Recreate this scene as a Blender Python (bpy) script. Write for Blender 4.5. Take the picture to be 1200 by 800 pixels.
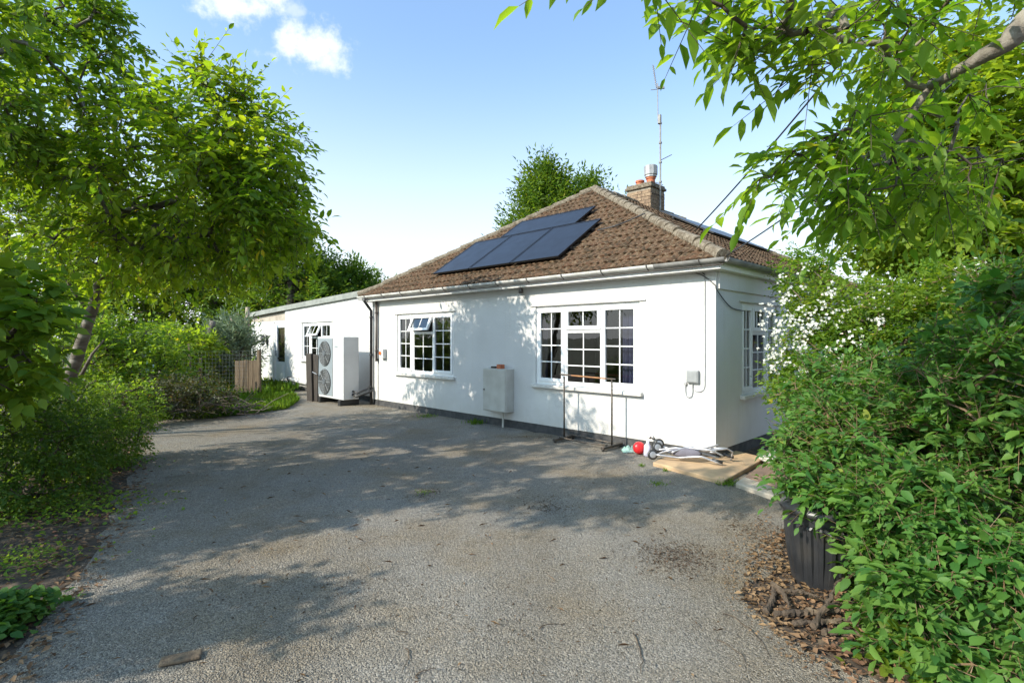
import bpy, math, random
import numpy as np
from mathutils import Vector, Matrix
R = math.radians
rng = np.random.default_rng(7)
random.seed(7)
for o in list(bpy.data.objects): bpy.data.objects.remove(o)
S = bpy.context.scene
COL = S.collection

# ------------------------------------------------------------------ camera
H = 1.6; F = 624.0; YH = 396.0
cam = bpy.data.cameras.new('camera'); co = bpy.data.objects.new('camera', cam); COL.objects.link(co)
co.location = (0, 0, H); co.rotation_euler = (R(90), 0, 0)
cam.sensor_width = 36; cam.lens = 36*F/1200; cam.shift_y = -4/1200
cam.clip_start = .05; cam.clip_end = 3000
S.camera = co
# ------------------------------------------------------------------ light
SUN_EL = R(34)
dh = Vector((.856, .517, 0)).normalized()            # horizontal direction the light travels
sv = Vector((-dh.x*math.cos(SUN_EL), -dh.y*math.cos(SUN_EL), math.sin(SUN_EL)))   # towards the sun
sl = bpy.data.lights.new('sun', 'SUN'); so = bpy.data.objects.new('sun', sl); COL.objects.link(so)
sl.energy = 4.5; sl.angle = R(.5); sl.color = (1, .92, .79)
so.rotation_euler = sv.to_track_quat('Z', 'Y').to_euler(); so.location = (-20, -20, 30)
W = bpy.data.worlds.new('World'); S.world = W; W.use_nodes = True
nt = W.node_tree; nt.nodes.clear()
def N(nt, t, **k):
    n = nt.nodes.new(t)
    for a, b in k.items(): setattr(n, a, b)
    return n
L_ = lambda nt, a, b: nt.links.new(a, b)
sky = N(nt, 'ShaderNodeTexSky', sky_type='NISHITA', sun_disc=False)
sky.sun_elevation = SUN_EL; sky.sun_rotation = math.atan2(sv.x, sv.y)
sky.altitude = 0; sky.air_density = 1.0; sky.dust_density = 2.2; sky.ozone_density = 3.0
tc = N(nt, 'ShaderNodeTexCoord')
def pxdir(px, py):
    v = Vector(((px-600)/F, 1, -(py-YH)/F)); return v.normalized()
no = N(nt, 'ShaderNodeTexNoise'); no.inputs['Scale'].default_value = 22; no.inputs['Detail'].default_value = 7; no.inputs['Roughness'].default_value = .6
L_(nt, tc.outputs['Generated'], no.inputs['Vector'])
acc = None
for px, py, rx, ry, amp in [(285,2,36,19,.85),(358,46,40,22,.85),(390,72,22,11,.7),(345,14,14,9,.4)]:
    d = pxdir(px, py)
    m = N(nt, 'ShaderNodeVectorMath', operation='SUBTRACT'); L_(nt, tc.outputs['Generated'], m.inputs[0]); m.inputs[1].default_value = d
    sc = N(nt, 'ShaderNodeVectorMath', operation='MULTIPLY'); L_(nt, m.outputs[0], sc.inputs[0]); k = F/ (1/d.y)
    sc.inputs[1].default_value = (F*d.y/rx*.95, F*d.y/rx*.95, F*d.y/ry*.95)
    ln = N(nt, 'ShaderNodeVectorMath', operation='LENGTH'); L_(nt, sc.outputs[0], ln.inputs[0])
    iv = N(nt, 'ShaderNodeMath', operation='SUBTRACT', use_clamp=True); iv.inputs[0].default_value = 1.25; L_(nt, ln.outputs['Value'], iv.inputs[1])
    nm = N(nt, 'ShaderNodeMath', operation='MULTIPLY_ADD'); L_(nt, no.outputs['Fac'], nm.inputs[0]); nm.inputs[1].default_value = 3.0; nm.inputs[2].default_value = -1.55
    ad = N(nt, 'ShaderNodeMath', operation='ADD'); L_(nt, iv.outputs[0], ad.inputs[0]); L_(nt, nm.outputs[0], ad.inputs[1])
    gt = N(nt, 'ShaderNodeMapRange', interpolation_type='SMOOTHSTEP'); L_(nt, ad.outputs[0], gt.inputs[0]); gt.inputs[1].default_value = .25; gt.inputs[2].default_value = 1.15
    g2 = N(nt, 'ShaderNodeMath', operation='MULTIPLY'); L_(nt, gt.outputs[0], g2.inputs[0]); g2.inputs[1].default_value = amp
    g3 = N(nt, 'ShaderNodeMath', operation='GREATER_THAN'); L_(nt, iv.outputs[0], g3.inputs[0]); g3.inputs[1].default_value = 0
    iv2 = N(nt, 'ShaderNodeMath', operation='MULTIPLY', use_clamp=True); L_(nt, iv.outputs[0], iv2.inputs[0]); iv2.inputs[1].default_value = 4
    g4 = N(nt, 'ShaderNodeMath', operation='MULTIPLY'); L_(nt, g2.outputs[0], g4.inputs[0]); L_(nt, iv2.outputs[0], g4.inputs[1])
    if acc is None: acc = g4.outputs[0]
    else:
        mx = N(nt, 'ShaderNodeMath', operation='MAXIMUM'); L_(nt, acc, mx.inputs[0]); L_(nt, g4.outputs[0], mx.inputs[1]); acc = mx.outputs[0]
mix = N(nt, 'ShaderNodeMixRGB'); L_(nt, acc, mix.inputs[0]); L_(nt, sky.outputs[0], mix.inputs[1]); mix.inputs[2].default_value = (5.6, 5.8, 6.0, 1)
sx_ = N(nt, 'ShaderNodeSeparateXYZ'); L_(nt, tc.outputs['Generated'], sx_.inputs[0])
hz = N(nt, 'ShaderNodeMapRange', interpolation_type='SMOOTHERSTEP'); L_(nt, sx_.outputs['Z'], hz.inputs[0]); hz.inputs[1].default_value = -.12; hz.inputs[2].default_value = .58; hz.inputs[3].default_value = 1.0; hz.inputs[4].default_value = .14
mixh = N(nt, 'ShaderNodeMixRGB'); L_(nt, hz.outputs[0], mixh.inputs[0]); hs_ = N(nt, 'ShaderNodeMixRGB', blend_type='MULTIPLY'); hs_.inputs[0].default_value = 1; L_(nt, sky.outputs[0], hs_.inputs[1]); hs_.inputs[2].default_value = (.92, 1.36, 1.56, 1); L_(nt, hs_.outputs[0], mixh.inputs[1]); mixh.inputs[2].default_value = (5.6, 5.8, 5.9, 1); L_(nt, mixh.outputs[0], mix.inputs[1])
bg = N(nt, 'ShaderNodeBackground'); L_(nt, mix.outputs[0], bg.inputs[0]); bg.inputs[1].default_value = .15
wo = N(nt, 'ShaderNodeOutputWorld'); L_(nt, bg.outputs[0], wo.inputs[0])
S.view_settings.view_transform = 'Standard'; S.view_settings.look = 'None'; S.view_settings.gamma = 1
S.view_settings.exposure = 0.60
S.cycles.max_bounces = 8; S.cycles.transparent_max_bounces = 12

# ------------------------------------------------------------------ pixel helpers (photo 1200x800 -> metres)
def P(px, py, Z): return Vector(((px-600)/F*Z, Z, H-(py-YH)/F*Z))
def G(px, py): return P(px, py, F*H/(py-YH))
def G2(px, py): return tuple(G(px, py))[:2]
CX, CY = 2.63, 6.87
U = Vector((-.7093, .7048, 0)); V = Vector((.7048, .7093, 0))
HROT = math.atan2(-.7048, .7093)
def wu(px, v=0.0):                                   # distance along the front wall seen at px
    t = (px-600)/F
    return (CX+V.x*v - t*(CY+V.y*v))/(-U.x + U.y*t)
def wz(px, py, v=0.0):
    u = wu(px, v); Z = CY+U.y*u+V.y*v
    return H-(py-YH)/F*Z
def loc(u, v, z=0): return Vector((CX, CY, z))+U*u+V*v

# ------------------------------------------------------------------ materials
MATS = {}
def mat(name, c1, c2=None, rough=.6, scale=8, bump=0, bscale=None, metal=0, detail=5, fac=(.35,.65), stretch=None, spec=.5, c3=None, s3=1.5, f3=(.5,.7)):
    if name in MATS: return MATS[name]
    m = bpy.data.materials.new(name); m.use_nodes = True; t = m.node_tree
    b = t.nodes['Principled BSDF']; b.inputs['Roughness'].default_value = rough; b.inputs['Metallic'].default_value = metal
    b.inputs['Specular IOR Level'].default_value = spec
    tc = N(t, 'ShaderNodeTexCoord'); vec = tc.outputs['Object']
    if stretch:
        mp = N(t, 'ShaderNodeMapping'); L_(t, vec, mp.inputs[0]); mp.inputs['Scale'].default_value = stretch; vec = mp.outputs[0]
    def ramp(scale, lo, hi, det):
        n = N(t, 'ShaderNodeTexNoise'); n.inputs['Scale'].default_value = scale; n.inputs['Detail'].default_value = det; L_(t, vec, n.inputs['Vector'])
        r = N(t, 'ShaderNodeMapRange'); L_(t, n.outputs['Fac'], r.inputs[0]); r.inputs[1].default_value = lo; r.inputs[2].default_value = hi
        return r.outputs[0], n.outputs['Fac']
    if c2 is None: c2 = tuple(x*.8 for x in c1)
    f, raw = ramp(scale, fac[0], fac[1], detail)
    mx = N(t, 'ShaderNodeMixRGB'); L_(t, f, mx.inputs[0]); mx.inputs[1].default_value = (*c1, 1); mx.inputs[2].default_value = (*c2, 1)
    out = mx.outputs[0]
    if c3:
        f2, _ = ramp(s3, f3[0], f3[1], 6)
        m2 = N(t, 'ShaderNodeMixRGB'); L_(t, f2, m2.inputs[0]); L_(t, out, m2.inputs[1]); m2.inputs[2].default_value = (*c3, 1); out = m2.outputs[0]
    L_(t, out, b.inputs['Base Color'])
    if bump:
        n2 = N(t, 'ShaderNodeTexNoise'); n2.inputs['Scale'].default_value = bscale or scale*3; n2.inputs['Detail'].default_value = 6; L_(t, vec, n2.inputs['Vector'])
        bp = N(t, 'ShaderNodeBump'); bp.inputs['Strength'].default_value = bump; bp.inputs['Distance'].default_value = .01; L_(t, n2.outputs['Fac'], bp.inputs['Height']); L_(t, bp.outputs[0], b.inputs['Normal'])
    MATS[name] = m; return m
def leafmat(name, dark, light, trans=.35, rough=.5, tcol=None):
    m = bpy.data.materials.new(name); m.use_nodes = True; t = m.node_tree
    b = t.nodes['Principled BSDF']; b.inputs['Roughness'].default_value = rough; b.inputs['Specular IOR Level'].default_value = .25
    g = N(t, 'ShaderNodeNewGeometry')
    mx = N(t, 'ShaderNodeMixRGB'); L_(t, g.outputs['Random Per Island'], mx.inputs[0]); mx.inputs[1].default_value = (*dark, 1); mx.inputs[2].default_value = (*light, 1)
    tcn = N(t, 'ShaderNodeTexCoord'); nz = N(t, 'ShaderNodeTexNoise'); nz.inputs['Scale'].default_value = 1.3; L_(t, tcn.outputs['Object'], nz.inputs['Vector'])
    hs = N(t, 'ShaderNodeHueSaturation'); L_(t, mx.outputs[0], hs.inputs['Color'])
    mh = N(t, 'ShaderNodeMapRange'); L_(t, nz.outputs['Fac'], mh.inputs[0]); mh.inputs[1].default_value = .3; mh.inputs[2].default_value = .7; mh.inputs[3].default_value = .485; mh.inputs[4].default_value = .512; L_(t, mh.outputs[0], hs.inputs['Hue'])
    cr = N(t, 'ShaderNodeMath', operation='GREATER_THAN'); L_(t, g.outputs['Random Per Island'], cr.inputs[0]); cr.inputs[1].default_value = .992
    my = N(t, 'ShaderNodeMixRGB'); L_(t, cr.outputs[0], my.inputs[0]); L_(t, hs.outputs[0], my.inputs[1]); my.inputs[2].default_value = (light[0]*1.9, light[1]*1.2, light[2]*1.2, 1); mx = my
    L_(t, mx.outputs[0], b.inputs['Base Color'])
    tr = N(t, 'ShaderNodeBsdfTranslucent')
    m2 = N(t, 'ShaderNodeMixRGB', blend_type='MULTIPLY'); m2.inputs[0].default_value = 1; L_(t, mx.outputs[0], m2.inputs[1]); m2.inputs[2].default_value = (*(tcol or (2.9, 2.6, .8)), 1)
    L_(t, m2.outputs[0], tr.inputs[0])
    ms = N(t, 'ShaderNodeMixShader'); ms.inputs[0].default_value = trans; L_(t, b.outputs[0], ms.inputs[1]); L_(t, tr.outputs[0], ms.inputs[2])
    L_(t, ms.outputs[0], t.nodes['Material Output'].inputs[0])
    return m
M_render = mat('painted_render', (.60,.59,.57), (.55,.54,.52), rough=.75, scale=1.6, bump=.45, bscale=55, c3=(.67,.66,.62), s3=.9, f3=(.56,.78))
def dirt(m):
    t = m.node_tree; b = t.nodes['Principled BSDF']; src = b.inputs['Base Color'].links[0].from_socket
    tc = N(t, 'ShaderNodeTexCoord'); sp = N(t, 'ShaderNodeSeparateXYZ'); L_(t, tc.outputs['Object'], sp.inputs[0])
    n = N(t, 'ShaderNodeTexNoise'); n.inputs['Scale'].default_value = 7; n.inputs['Detail'].default_value = 8; L_(t, tc.outputs['Object'], n.inputs['Vector'])
    a = N(t, 'ShaderNodeMapRange'); L_(t, sp.outputs['Z'], a.inputs[0]); a.inputs[1].default_value = .14; a.inputs[2].default_value = .55; a.inputs[3].default_value = .62; a.inputs[4].default_value = 0
    ml = N(t, 'ShaderNodeMath', operation='MULTIPLY'); L_(t, n.outputs['Fac'], ml.inputs[0]); L_(t, a.outputs[0], ml.inputs[1])
    # vertical rain streaks
    mp = N(t, 'ShaderNodeMapping'); mp.inputs['Scale'].default_value = (9,9,.5); L_(t, tc.outputs['Object'], mp.inputs[0])
    n2 = N(t, 'ShaderNodeTexNoise'); n2.inputs['Scale'].default_value = 1.5; n2.inputs['Detail'].default_value = 5; L_(t, mp.outputs[0], n2.inputs['Vector'])
    r2 = N(t, 'ShaderNodeMapRange'); L_(t, n2.outputs['Fac'], r2.inputs[0]); r2.inputs[1].default_value = .56; r2.inputs[2].default_value = .8; r2.inputs[4].default_value = .28
    ad = N(t, 'ShaderNodeMath', operation='ADD', use_clamp=True); L_(t, ml.outputs[0], ad.inputs[0]); L_(t, r2.outputs[0], ad.inputs[1])
    mx = N(t, 'ShaderNodeMixRGB'); L_(t, ad.outputs[0], mx.inputs[0]); L_(t, src, mx.inputs[1]); mx.inputs[2].default_value = (.46,.42,.35,1); L_(t, mx.outputs[0], b.inputs['Base Color'])
dirt(M_render)
M_plinth = mat('black_plinth', (.035,.035,.037), (.07,.068,.065), rough=.8, scale=9, bump=.5)
M_upvc = mat('white_upvc', (.80,.80,.79), (.76,.76,.75), rough=.35, scale=3)
M_sill = mat('stone_sill', (.62,.60,.56), (.5,.48,.44), rough=.8, scale=14, bump=.3)
M_gut = mat('white_gutter', (.68,.67,.64), (.5,.48,.44), rough=.5, scale=6, detail=8)
M_black = mat('black_plastic', (.02,.02,.021), (.035,.035,.035), rough=.4, scale=6)
M_pipe = mat('brown_pipe', (.045,.035,.03), (.07,.055,.045), rough=.45, scale=6)
M_dgrey = mat('dark_grey_soffit', (.16,.155,.15), (.28,.27,.25), rough=.8, scale=5)
M_ridge = mat('lichened_ridge', (.24,.20,.145), (.11,.085,.055), rough=.95, scale=22, bump=.8, bscale=60, c3=(.10,.075,.045), s3=9, f3=(.52,.66))
M_brick = mat('buff_brick', (.30,.21,.13), (.17,.11,.07), rough=.9, scale=14, bump=.4)
M_mortar = mat('mortar', (.30,.26,.20), (.2,.17,.13), rough=.95, scale=20, bump=.5)
M_terra = mat('terracotta', (.50,.16,.07), (.34,.10,.05), rough=.8, scale=10, bump=.3)
M_galv = mat('galvanised', (.5,.51,.52), (.33,.34,.35), rough=.42, scale=9, metal=.6)
M_steel = mat('dark_steel', (.05,.048,.045), (.10,.075,.055), rough=.5, scale=20, metal=.4)
M_wood = mat('weathered_wood', (.16,.115,.07), (.085,.06,.038), rough=.9, scale=4, stretch=(8,8,.7), bump=.5, bscale=12)
M_darkwood = mat('dark_board', (.055,.042,.032), (.025,.02,.017), rough=.8, scale=4, stretch=(8,8,1), bump=.4)
M_soffit = mat('timber_strip', (.42,.37,.31), (.32,.27,.22), rough=.8, scale=5)
M_felt = mat('felt_edge', (.20,.21,.19), (.28,.29,.26), rough=.9, scale=5, bump=.3)
M_bark = mat('bark', (.17,.145,.115), (.085,.07,.055), rough=.95, scale=6, stretch=(1,1,2.2), bump=.9, bscale=16, c3=(.30,.28,.24), s3=4, f3=(.55,.68))
M_bark2 = mat('twig_bark', (.10,.078,.055), (.055,.042,.03), rough=.9, scale=18, bump=.5)
M_barkp = mat('pale_bark', (.33,.27,.2), (.20,.155,.11), rough=.9, scale=9, bump=.7, stretch=(1,1,2.5))
M_barkg = mat('grey_walnut_bark', (.26,.23,.19), (.13,.11,.09), rough=.95, scale=14, bump=1.0, bscale=35)
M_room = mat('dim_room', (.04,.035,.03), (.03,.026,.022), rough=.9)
M_metalw = mat('cream_metal', (.50,.49,.44), (.42,.40,.35), rough=.45, scale=4)
M_hp = mat('heat_pump_white', (.57,.57,.56), (.52,.52,.51), rough=.4, scale=3)
M_hpg = mat('heat_pump_grey', (.25,.28,.30), (.21,.24,.26), rough=.5, scale=3)
M_slab = mat('sandstone_slab', (.50,.34,.19), (.40,.27,.16), rough=.9, scale=5, bump=.4, bscale=30, c3=(.30,.22,.14), s3=3, f3=(.55,.72))
M_slab2 = mat('concrete_slab', (.44,.38,.30), (.33,.28,.22), rough=.92, scale=7, bump=.5, bscale=40)
M_boardp = mat('old_board', (.24,.16,.11), (.15,.10,.075), rough=.9, scale=5, bump=.4)

# glass: fresnel mix of a clear pane and a mirror reflection
def glass():
    m = bpy.data.materials.new('window_glass'); m.use_nodes = True; t = m.node_tree; t.nodes.clear()
    fr = N(t, 'ShaderNodeFresnel'); fr.inputs[0].default_value = 1.55
    tr = N(t, 'ShaderNodeBsdfTransparent'); tr.inputs[0].default_value = (.72,.75,.74,1)
    gl = N(t, 'ShaderNodeBsdfGlossy'); gl.inputs['Roughness'].default_value = .015
    ml = N(t, 'ShaderNodeMath', operation='MULTIPLY_ADD', use_clamp=True); L_(t, fr.outputs[0], ml.inputs[0]); ml.inputs[1].default_value = 1.6; ml.inputs[2].default_value = .05
    n = N(t, 'ShaderNodeTexNoise'); n.inputs['Scale'].default_value = 3; tcn = N(t, 'ShaderNodeTexCoord'); L_(t, tcn.outputs['Object'], n.inputs['Vector'])
    bp = N(t, 'ShaderNodeBump'); bp.inputs['Strength'].default_value = .12; bp.inputs['Distance'].default_value = .01; L_(t, n.outputs['Fac'], bp.inputs['Height']); L_(t, bp.outputs[0], gl.inputs['Normal'])
    mx = N(t, 'ShaderNodeMixShader'); L_(t, ml.outputs[0], mx.inputs[0]); L_(t, tr.outputs[0], mx.inputs[1]); L_(t, gl.outputs[0], mx.inputs[2])
    o = N(t, 'ShaderNodeOutputMaterial'); L_(t, mx.outputs[0], o.inputs[0]); return m
M_glass = glass()

def gravelmat():
    m = bpy.data.materials.new('gravel'); m.use_nodes = True; t = m.node_tree; b = t.nodes['Principled BSDF']; b.inputs['Roughness'].default_value = .92; b.inputs['Specular IOR Level'].default_value = .25
    tc = N(t, 'ShaderNodeTexCoord'); vec = tc.outputs['Object']
    v = N(t, 'ShaderNodeTexVoronoi'); v.inputs['Scale'].default_value = 125; L_(t, vec, v.inputs['Vector'])
    v2 = N(t, 'ShaderNodeTexVoronoi'); v2.inputs['Scale'].default_value = 60; L_(t, vec, v2.inputs['Vector'])
    sp = N(t, 'ShaderNodeSeparateColor'); L_(t, v.outputs['Color'], sp.inputs[0])
    cr = N(t, 'ShaderNodeValToRGB'); L_(t, sp.outputs[0], cr.inputs[0])
    e = cr.color_ramp.elements; e[0].color = (0.116,0.106,0.090,1); e[1].color = (0.336,0.312,0.272,1)
    for p, c in [(.3,(0.184,0.168,0.142,1)),(.6,(0.240,0.218,0.180,1)),(.85,(0.272,0.248,0.208,1))]:
        q = e.new(p); q.color = c
    n = N(t, 'ShaderNodeTexNoise'); n.inputs['Scale'].default_value = .9; n.inputs['Detail'].default_value = 8; n.inputs['Roughness'].default_value = .65; L_(t, vec, n.inputs['Vector'])
    r = N(t, 'ShaderNodeMapRange'); L_(t, n.outputs['Fac'], r.inputs[0]); r.inputs[1].default_value = .42; r.inputs[2].default_value = .72
    mx = N(t, 'ShaderNodeMixRGB', blend_type='MULTIPLY'); L_(t, r.outputs[0], mx.inputs[0]); L_(t, cr.outputs[0], mx.inputs[1]); mx.inputs[2].default_value = (.86,0.729,0.539,1)
    n3 = N(t, 'ShaderNodeTexNoise'); n3.inputs['Scale'].default_value = 3.2; n3.inputs['Detail'].default_value = 9; n3.inputs['Roughness'].default_value = .75; L_(t, vec, n3.inputs['Vector'])
    r3 = N(t, 'ShaderNodeMapRange'); L_(t, n3.outputs['Fac'], r3.inputs[0]); r3.inputs[1].default_value = .57; r3.inputs[2].default_value = .74
    m3 = N(t, 'ShaderNodeMixRGB'); L_(t, r3.outputs[0], m3.inputs[0]); L_(t, mx.outputs[0], m3.inputs[1]); m3.inputs[2].default_value = (0.120,0.092,0.060,1)
    n4 = N(t, 'ShaderNodeTexNoise'); n4.inputs['Scale'].default_value = .45; n4.inputs['Detail'].default_value = 3; mp4 = N(t, 'ShaderNodeMapping'); mp4.inputs['Rotation'].default_value = (0,0,.5); mp4.inputs['Scale'].default_value = (3,.6,1); L_(t, vec, mp4.inputs[0]); L_(t, mp4.outputs[0], n4.inputs['Vector'])
    r4 = N(t, 'ShaderNodeMapRange'); L_(t, n4.outputs['Fac'], r4.inputs[0]); r4.inputs[1].default_value = .3; r4.inputs[2].default_value = .7; r4.inputs[3].default_value = .84; r4.inputs[4].default_value = 1.12
    vm = N(t, 'ShaderNodeVectorMath', operation='SCALE'); L_(t, m3.outputs[0], vm.inputs[0]); L_(t, r4.outputs[0], vm.inputs['Scale'])
    L_(t, vm.outputs[0], b.inputs['Base Color'])
    ad = N(t, 'ShaderNodeMath', operation='ADD'); L_(t, v.outputs['Distance'], ad.inputs[0]); L_(t, v2.outputs['Distance'], ad.inputs[1])
    iv = N(t, 'ShaderNodeMath', operation='SUBTRACT'); iv.inputs[0].default_value = 1; L_(t, ad.outputs[0], iv.inputs[1])
    bp = N(t, 'ShaderNodeBump'); bp.inputs['Strength'].default_value = .8; bp.inputs['Distance'].default_value = .009; L_(t, iv.outputs[0], bp.inputs['Height']); L_(t, bp.outputs[0], b.inputs['Normal'])
    return m
M_gravel = gravelmat()
def stonemat():
    m = bpy.data.materials.new('stone_chips'); m.use_nodes = True; t = m.node_tree; b = t.nodes['Principled BSDF']; b.inputs['Roughness'].default_value = .85
    g = N(t, 'ShaderNodeNewGeometry'); cr = N(t, 'ShaderNodeValToRGB'); L_(t, g.outputs['Random Per Island'], cr.inputs[0])
    e = cr.color_ramp.elements; e[0].color = (0.112,0.104,0.088,1); e[1].color = (0.352,0.328,0.288,1)
    for p, c in [(.35,(0.184,0.168,0.144,1)),(.7,(0.232,0.212,0.176,1)),(.9,(0.304,0.264,0.208,1))]:
        q = e.new(p); q.color = c
    L_(t, cr.outputs[0], b.inputs['Base Color']); return m
M_stone = stonemat()
M_soil = mat('leaf_mould_soil', (.06,.042,.028), (.03,.022,.016), rough=1, scale=9, bump=1, bscale=40, detail=9, c3=(.15,.105,.065), s3=14, f3=(.5,.68))
M_ground = mat('rough_grass_ground', (.06,.075,.025), (.075,.06,.035), rough=1, scale=3, bump=.6, bscale=30)

def roofmat():
    m = bpy.data.materials.new('mossy_roof_tile'); m.use_nodes = True; t = m.node_tree; b = t.nodes['Principled BSDF']; b.inputs['Roughness'].default_value = .92; b.inputs['Specular IOR Level'].default_value = .2
    tc = N(t, 'ShaderNodeTexCoord'); vec = tc.outputs['Object']
    def ns(s, lo, hi, d=7, ro=.65):
        n = N(t, 'ShaderNodeTexNoise'); n.inputs['Scale'].default_value = s; n.inputs['Detail'].default_value = d; n.inputs['Roughness'].default_value = ro; L_(t, vec, n.inputs['Vector'])
        r = N(t, 'ShaderNodeMapRange'); L_(t, n.outputs['Fac'], r.inputs[0]); r.inputs[1].default_value = lo; r.inputs[2].default_value = hi; return r.outputs[0], n.outputs['Fac']
    g = N(t, 'ShaderNodeNewGeometry')
    mx0 = N(t, 'ShaderNodeMixRGB'); L_(t, g.outputs['Random Per Island'], mx0.inputs[0]); mx0.inputs[1].default_value = (0.101,0.047,0.024,1); mx0.inputs[2].default_value = (0.056,0.033,0.018,1)
    f, raw = ns(4, .40, .62, 10, .75)
    a = N(t, 'ShaderNodeMixRGB'); L_(t, f, a.inputs[0]); L_(t, mx0.outputs[0], a.inputs[1]); a.inputs[2].default_value = (0.129,0.076,0.041,1)
    f, _ = ns(24, .52, .64, 6)
    b2 = N(t, 'ShaderNodeMixRGB'); L_(t, f, b2.inputs[0]); L_(t, a.outputs[0], b2.inputs[1]); b2.inputs[2].default_value = (0.211,0.160,0.098,1)
    f, _ = ns(13, .49, .60, 8)
    c = N(t, 'ShaderNodeMixRGB'); L_(t, f, c.inputs[0]); L_(t, b2.outputs[0], c.inputs[1]); c.inputs[2].default_value = (0.043,0.031,0.017,1)
    L_(t, c.outputs[0], b.inputs['Base Color'])
    n2 = N(t, 'ShaderNodeTexNoise'); n2.inputs['Scale'].default_value = 45; n2.inputs['Detail'].default_value = 5; L_(t, vec, n2.inputs['Vector'])
    bp = N(t, 'ShaderNodeBump'); bp.inputs['Strength'].default_value = .8; bp.inputs['Distance'].default_value = .015; L_(t, n2.outputs['Fac'], bp.inputs['Height']); L_(t, bp.outputs[0], b.inputs['Normal'])
    return m
M_roof = roofmat()

# ------------------------------------------------------------------ mesh builder
class MB:
    def __init__(s): s.v = []; s.f = []
    def add(s, vs, fs):
        o = len(s.v); s.v += [tuple(v) for v in vs]; s.f += [tuple(i+o for i in f) for f in fs]; return s
    def box(s, a, b, M=None):
        x0,y0,z0 = a; x1,y1,z1 = b
        vs = [Vector(p) for p in [(x0,y0,z0),(x1,y0,z0),(x1,y1,z0),(x0,y1,z0),(x0,y0,z1),(x1,y0,z1),(x1,y1,z1),(x0,y1,z1)]]
        if M is not None: vs = [M@p for p in vs]
        return s.add(vs, [(0,3,2,1),(4,5,6,7),(0,1,5,4),(1,2,6,5),(2,3,7,6),(3,0,4,7)])
    def cbox(s, c, d, M=None): return s.box([c[i]-d[i]/2 for i in range(3)], [c[i]+d[i]/2 for i in range(3)], M)
    def tube(s, pts, r, n=8, cap=True):
        pts = [Vector(p) for p in pts]; m = len(pts)
        if not hasattr(r, '__len__'): r = [r]*m
        vs = []; up = None
        for i, p in enumerate(pts):
            t = (pts[min(i+1,m-1)]-pts[max(i-1,0)])
            t = t.normalized() if t.length > 1e-9 else Vector((0,0,1))
            if up is None:
                up = Vector((0,0,1)) if abs(t.z) < .9 else Vector((1,0,0))
            a = t.cross(up); a = a.normalized() if a.length > 1e-6 else Vector((1,0,0)); b = a.cross(t).normalized(); up = b
            for k in range(n):
                w = 2*math.pi*k/n; vs.append(p+(a*math.cos(w)+b*math.sin(w))*r[i])
        fs = [(i*n+k, i*n+(k+1)%n, (i+1)*n+(k+1)%n, (i+1)*n+k) for i in range(m-1) for k in range(n)]
        if cap: fs += [tuple(range(n-1,-1,-1)), tuple((m-1)*n+k for k in range(n))]
        return s.add(vs, fs)
    def lathe(s, prof, c=(0,0,0), n=24, M=None, squash=1):
        vs = []
        for r, z in prof:
            for k in range(n):
                w = 2*math.pi*k/n; p = Vector((c[0]+r*math.cos(w), c[1]+r*squash*math.sin(w), c[2]+z)); vs.append(M@p if M is not None else p)
        m = len(prof)
        fs = [(i*n+k, i*n+(k+1)%n, (i+1)*n+(k+1)%n, (i+1)*n+k) for i in range(m-1) for k in range(n)]
        fs += [tuple(range(n-1,-1,-1)), tuple((m-1)*n+k for k in range(n))]
        return s.add(vs, fs)
    def prism(s, poly, z0, z1):
        n = len(poly); vs = [(p[0],p[1],z0) for p in poly]+[(p[0],p[1],z1) for p in poly]
        return s.add(vs, [tuple(range(n-1,-1,-1)), tuple(range(n,2*n))]+[(i,(i+1)%n,n+(i+1)%n,n+i) for i in range(n)])
    def build(s, name, m, parent=None, smooth=False, bevel=0, loc=None):
        me = bpy.data.meshes.new(name); me.from_pydata(s.v, [], s.f); me.validate(); me.update()
        if m: me.materials.append(m)
        o = bpy.data.objects.new(name, me); COL.objects.link(o)
        if parent: o.parent = parent
        if loc is not None: o.location = loc
        if smooth: me.polygons.foreach_set('use_smooth', [True]*len(me.polygons))
        if bevel:
            b = o.modifiers.new('bevel', 'BEVEL'); b.width = bevel; b.segments = 2; b.limit_method = 'ANGLE'
        return o
def tag(o, label=None, cat=None, group=None, kind=None):
    if label: o['label'] = label
    if cat: o['category'] = cat
    if group: o['group'] = group
    if kind: o['kind'] = kind
    return o
def empty(name, l, rz=0, label=None, cat=None, group=None):
    o = bpy.data.objects.new(name, None); COL.objects.link(o); o.location = l; o.rotation_euler = (0,0,rz); o.empty_display_size = .2
    return tag(o, label, cat, group)
def structure(o): o['kind'] = 'structure'; return o

def npmesh(name, verts, faces, m, parent=None, smooth=False):
    """verts (n,3), faces (k,c) numpy"""
    me = bpy.data.meshes.new(name); nf, c = faces.shape
    me.vertices.add(len(verts)); me.vertices.foreach_set('co', verts.astype(np.float32).ravel())
    me.loops.add(nf*c); me.loops.foreach_set('vertex_index', faces.astype(np.int32).ravel())
    me.polygons.add(nf); me.polygons.foreach_set('loop_start', np.arange(0, nf*c, c, dtype=np.int32))
    me.update(calc_edges=True)
    if smooth: me.polygons.foreach_set('use_smooth', np.ones(nf, dtype=bool))
    me.materials.append(m); o = bpy.data.objects.new(name, me); COL.objects.link(o)
    if parent: o.parent = parent
    return o
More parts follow.
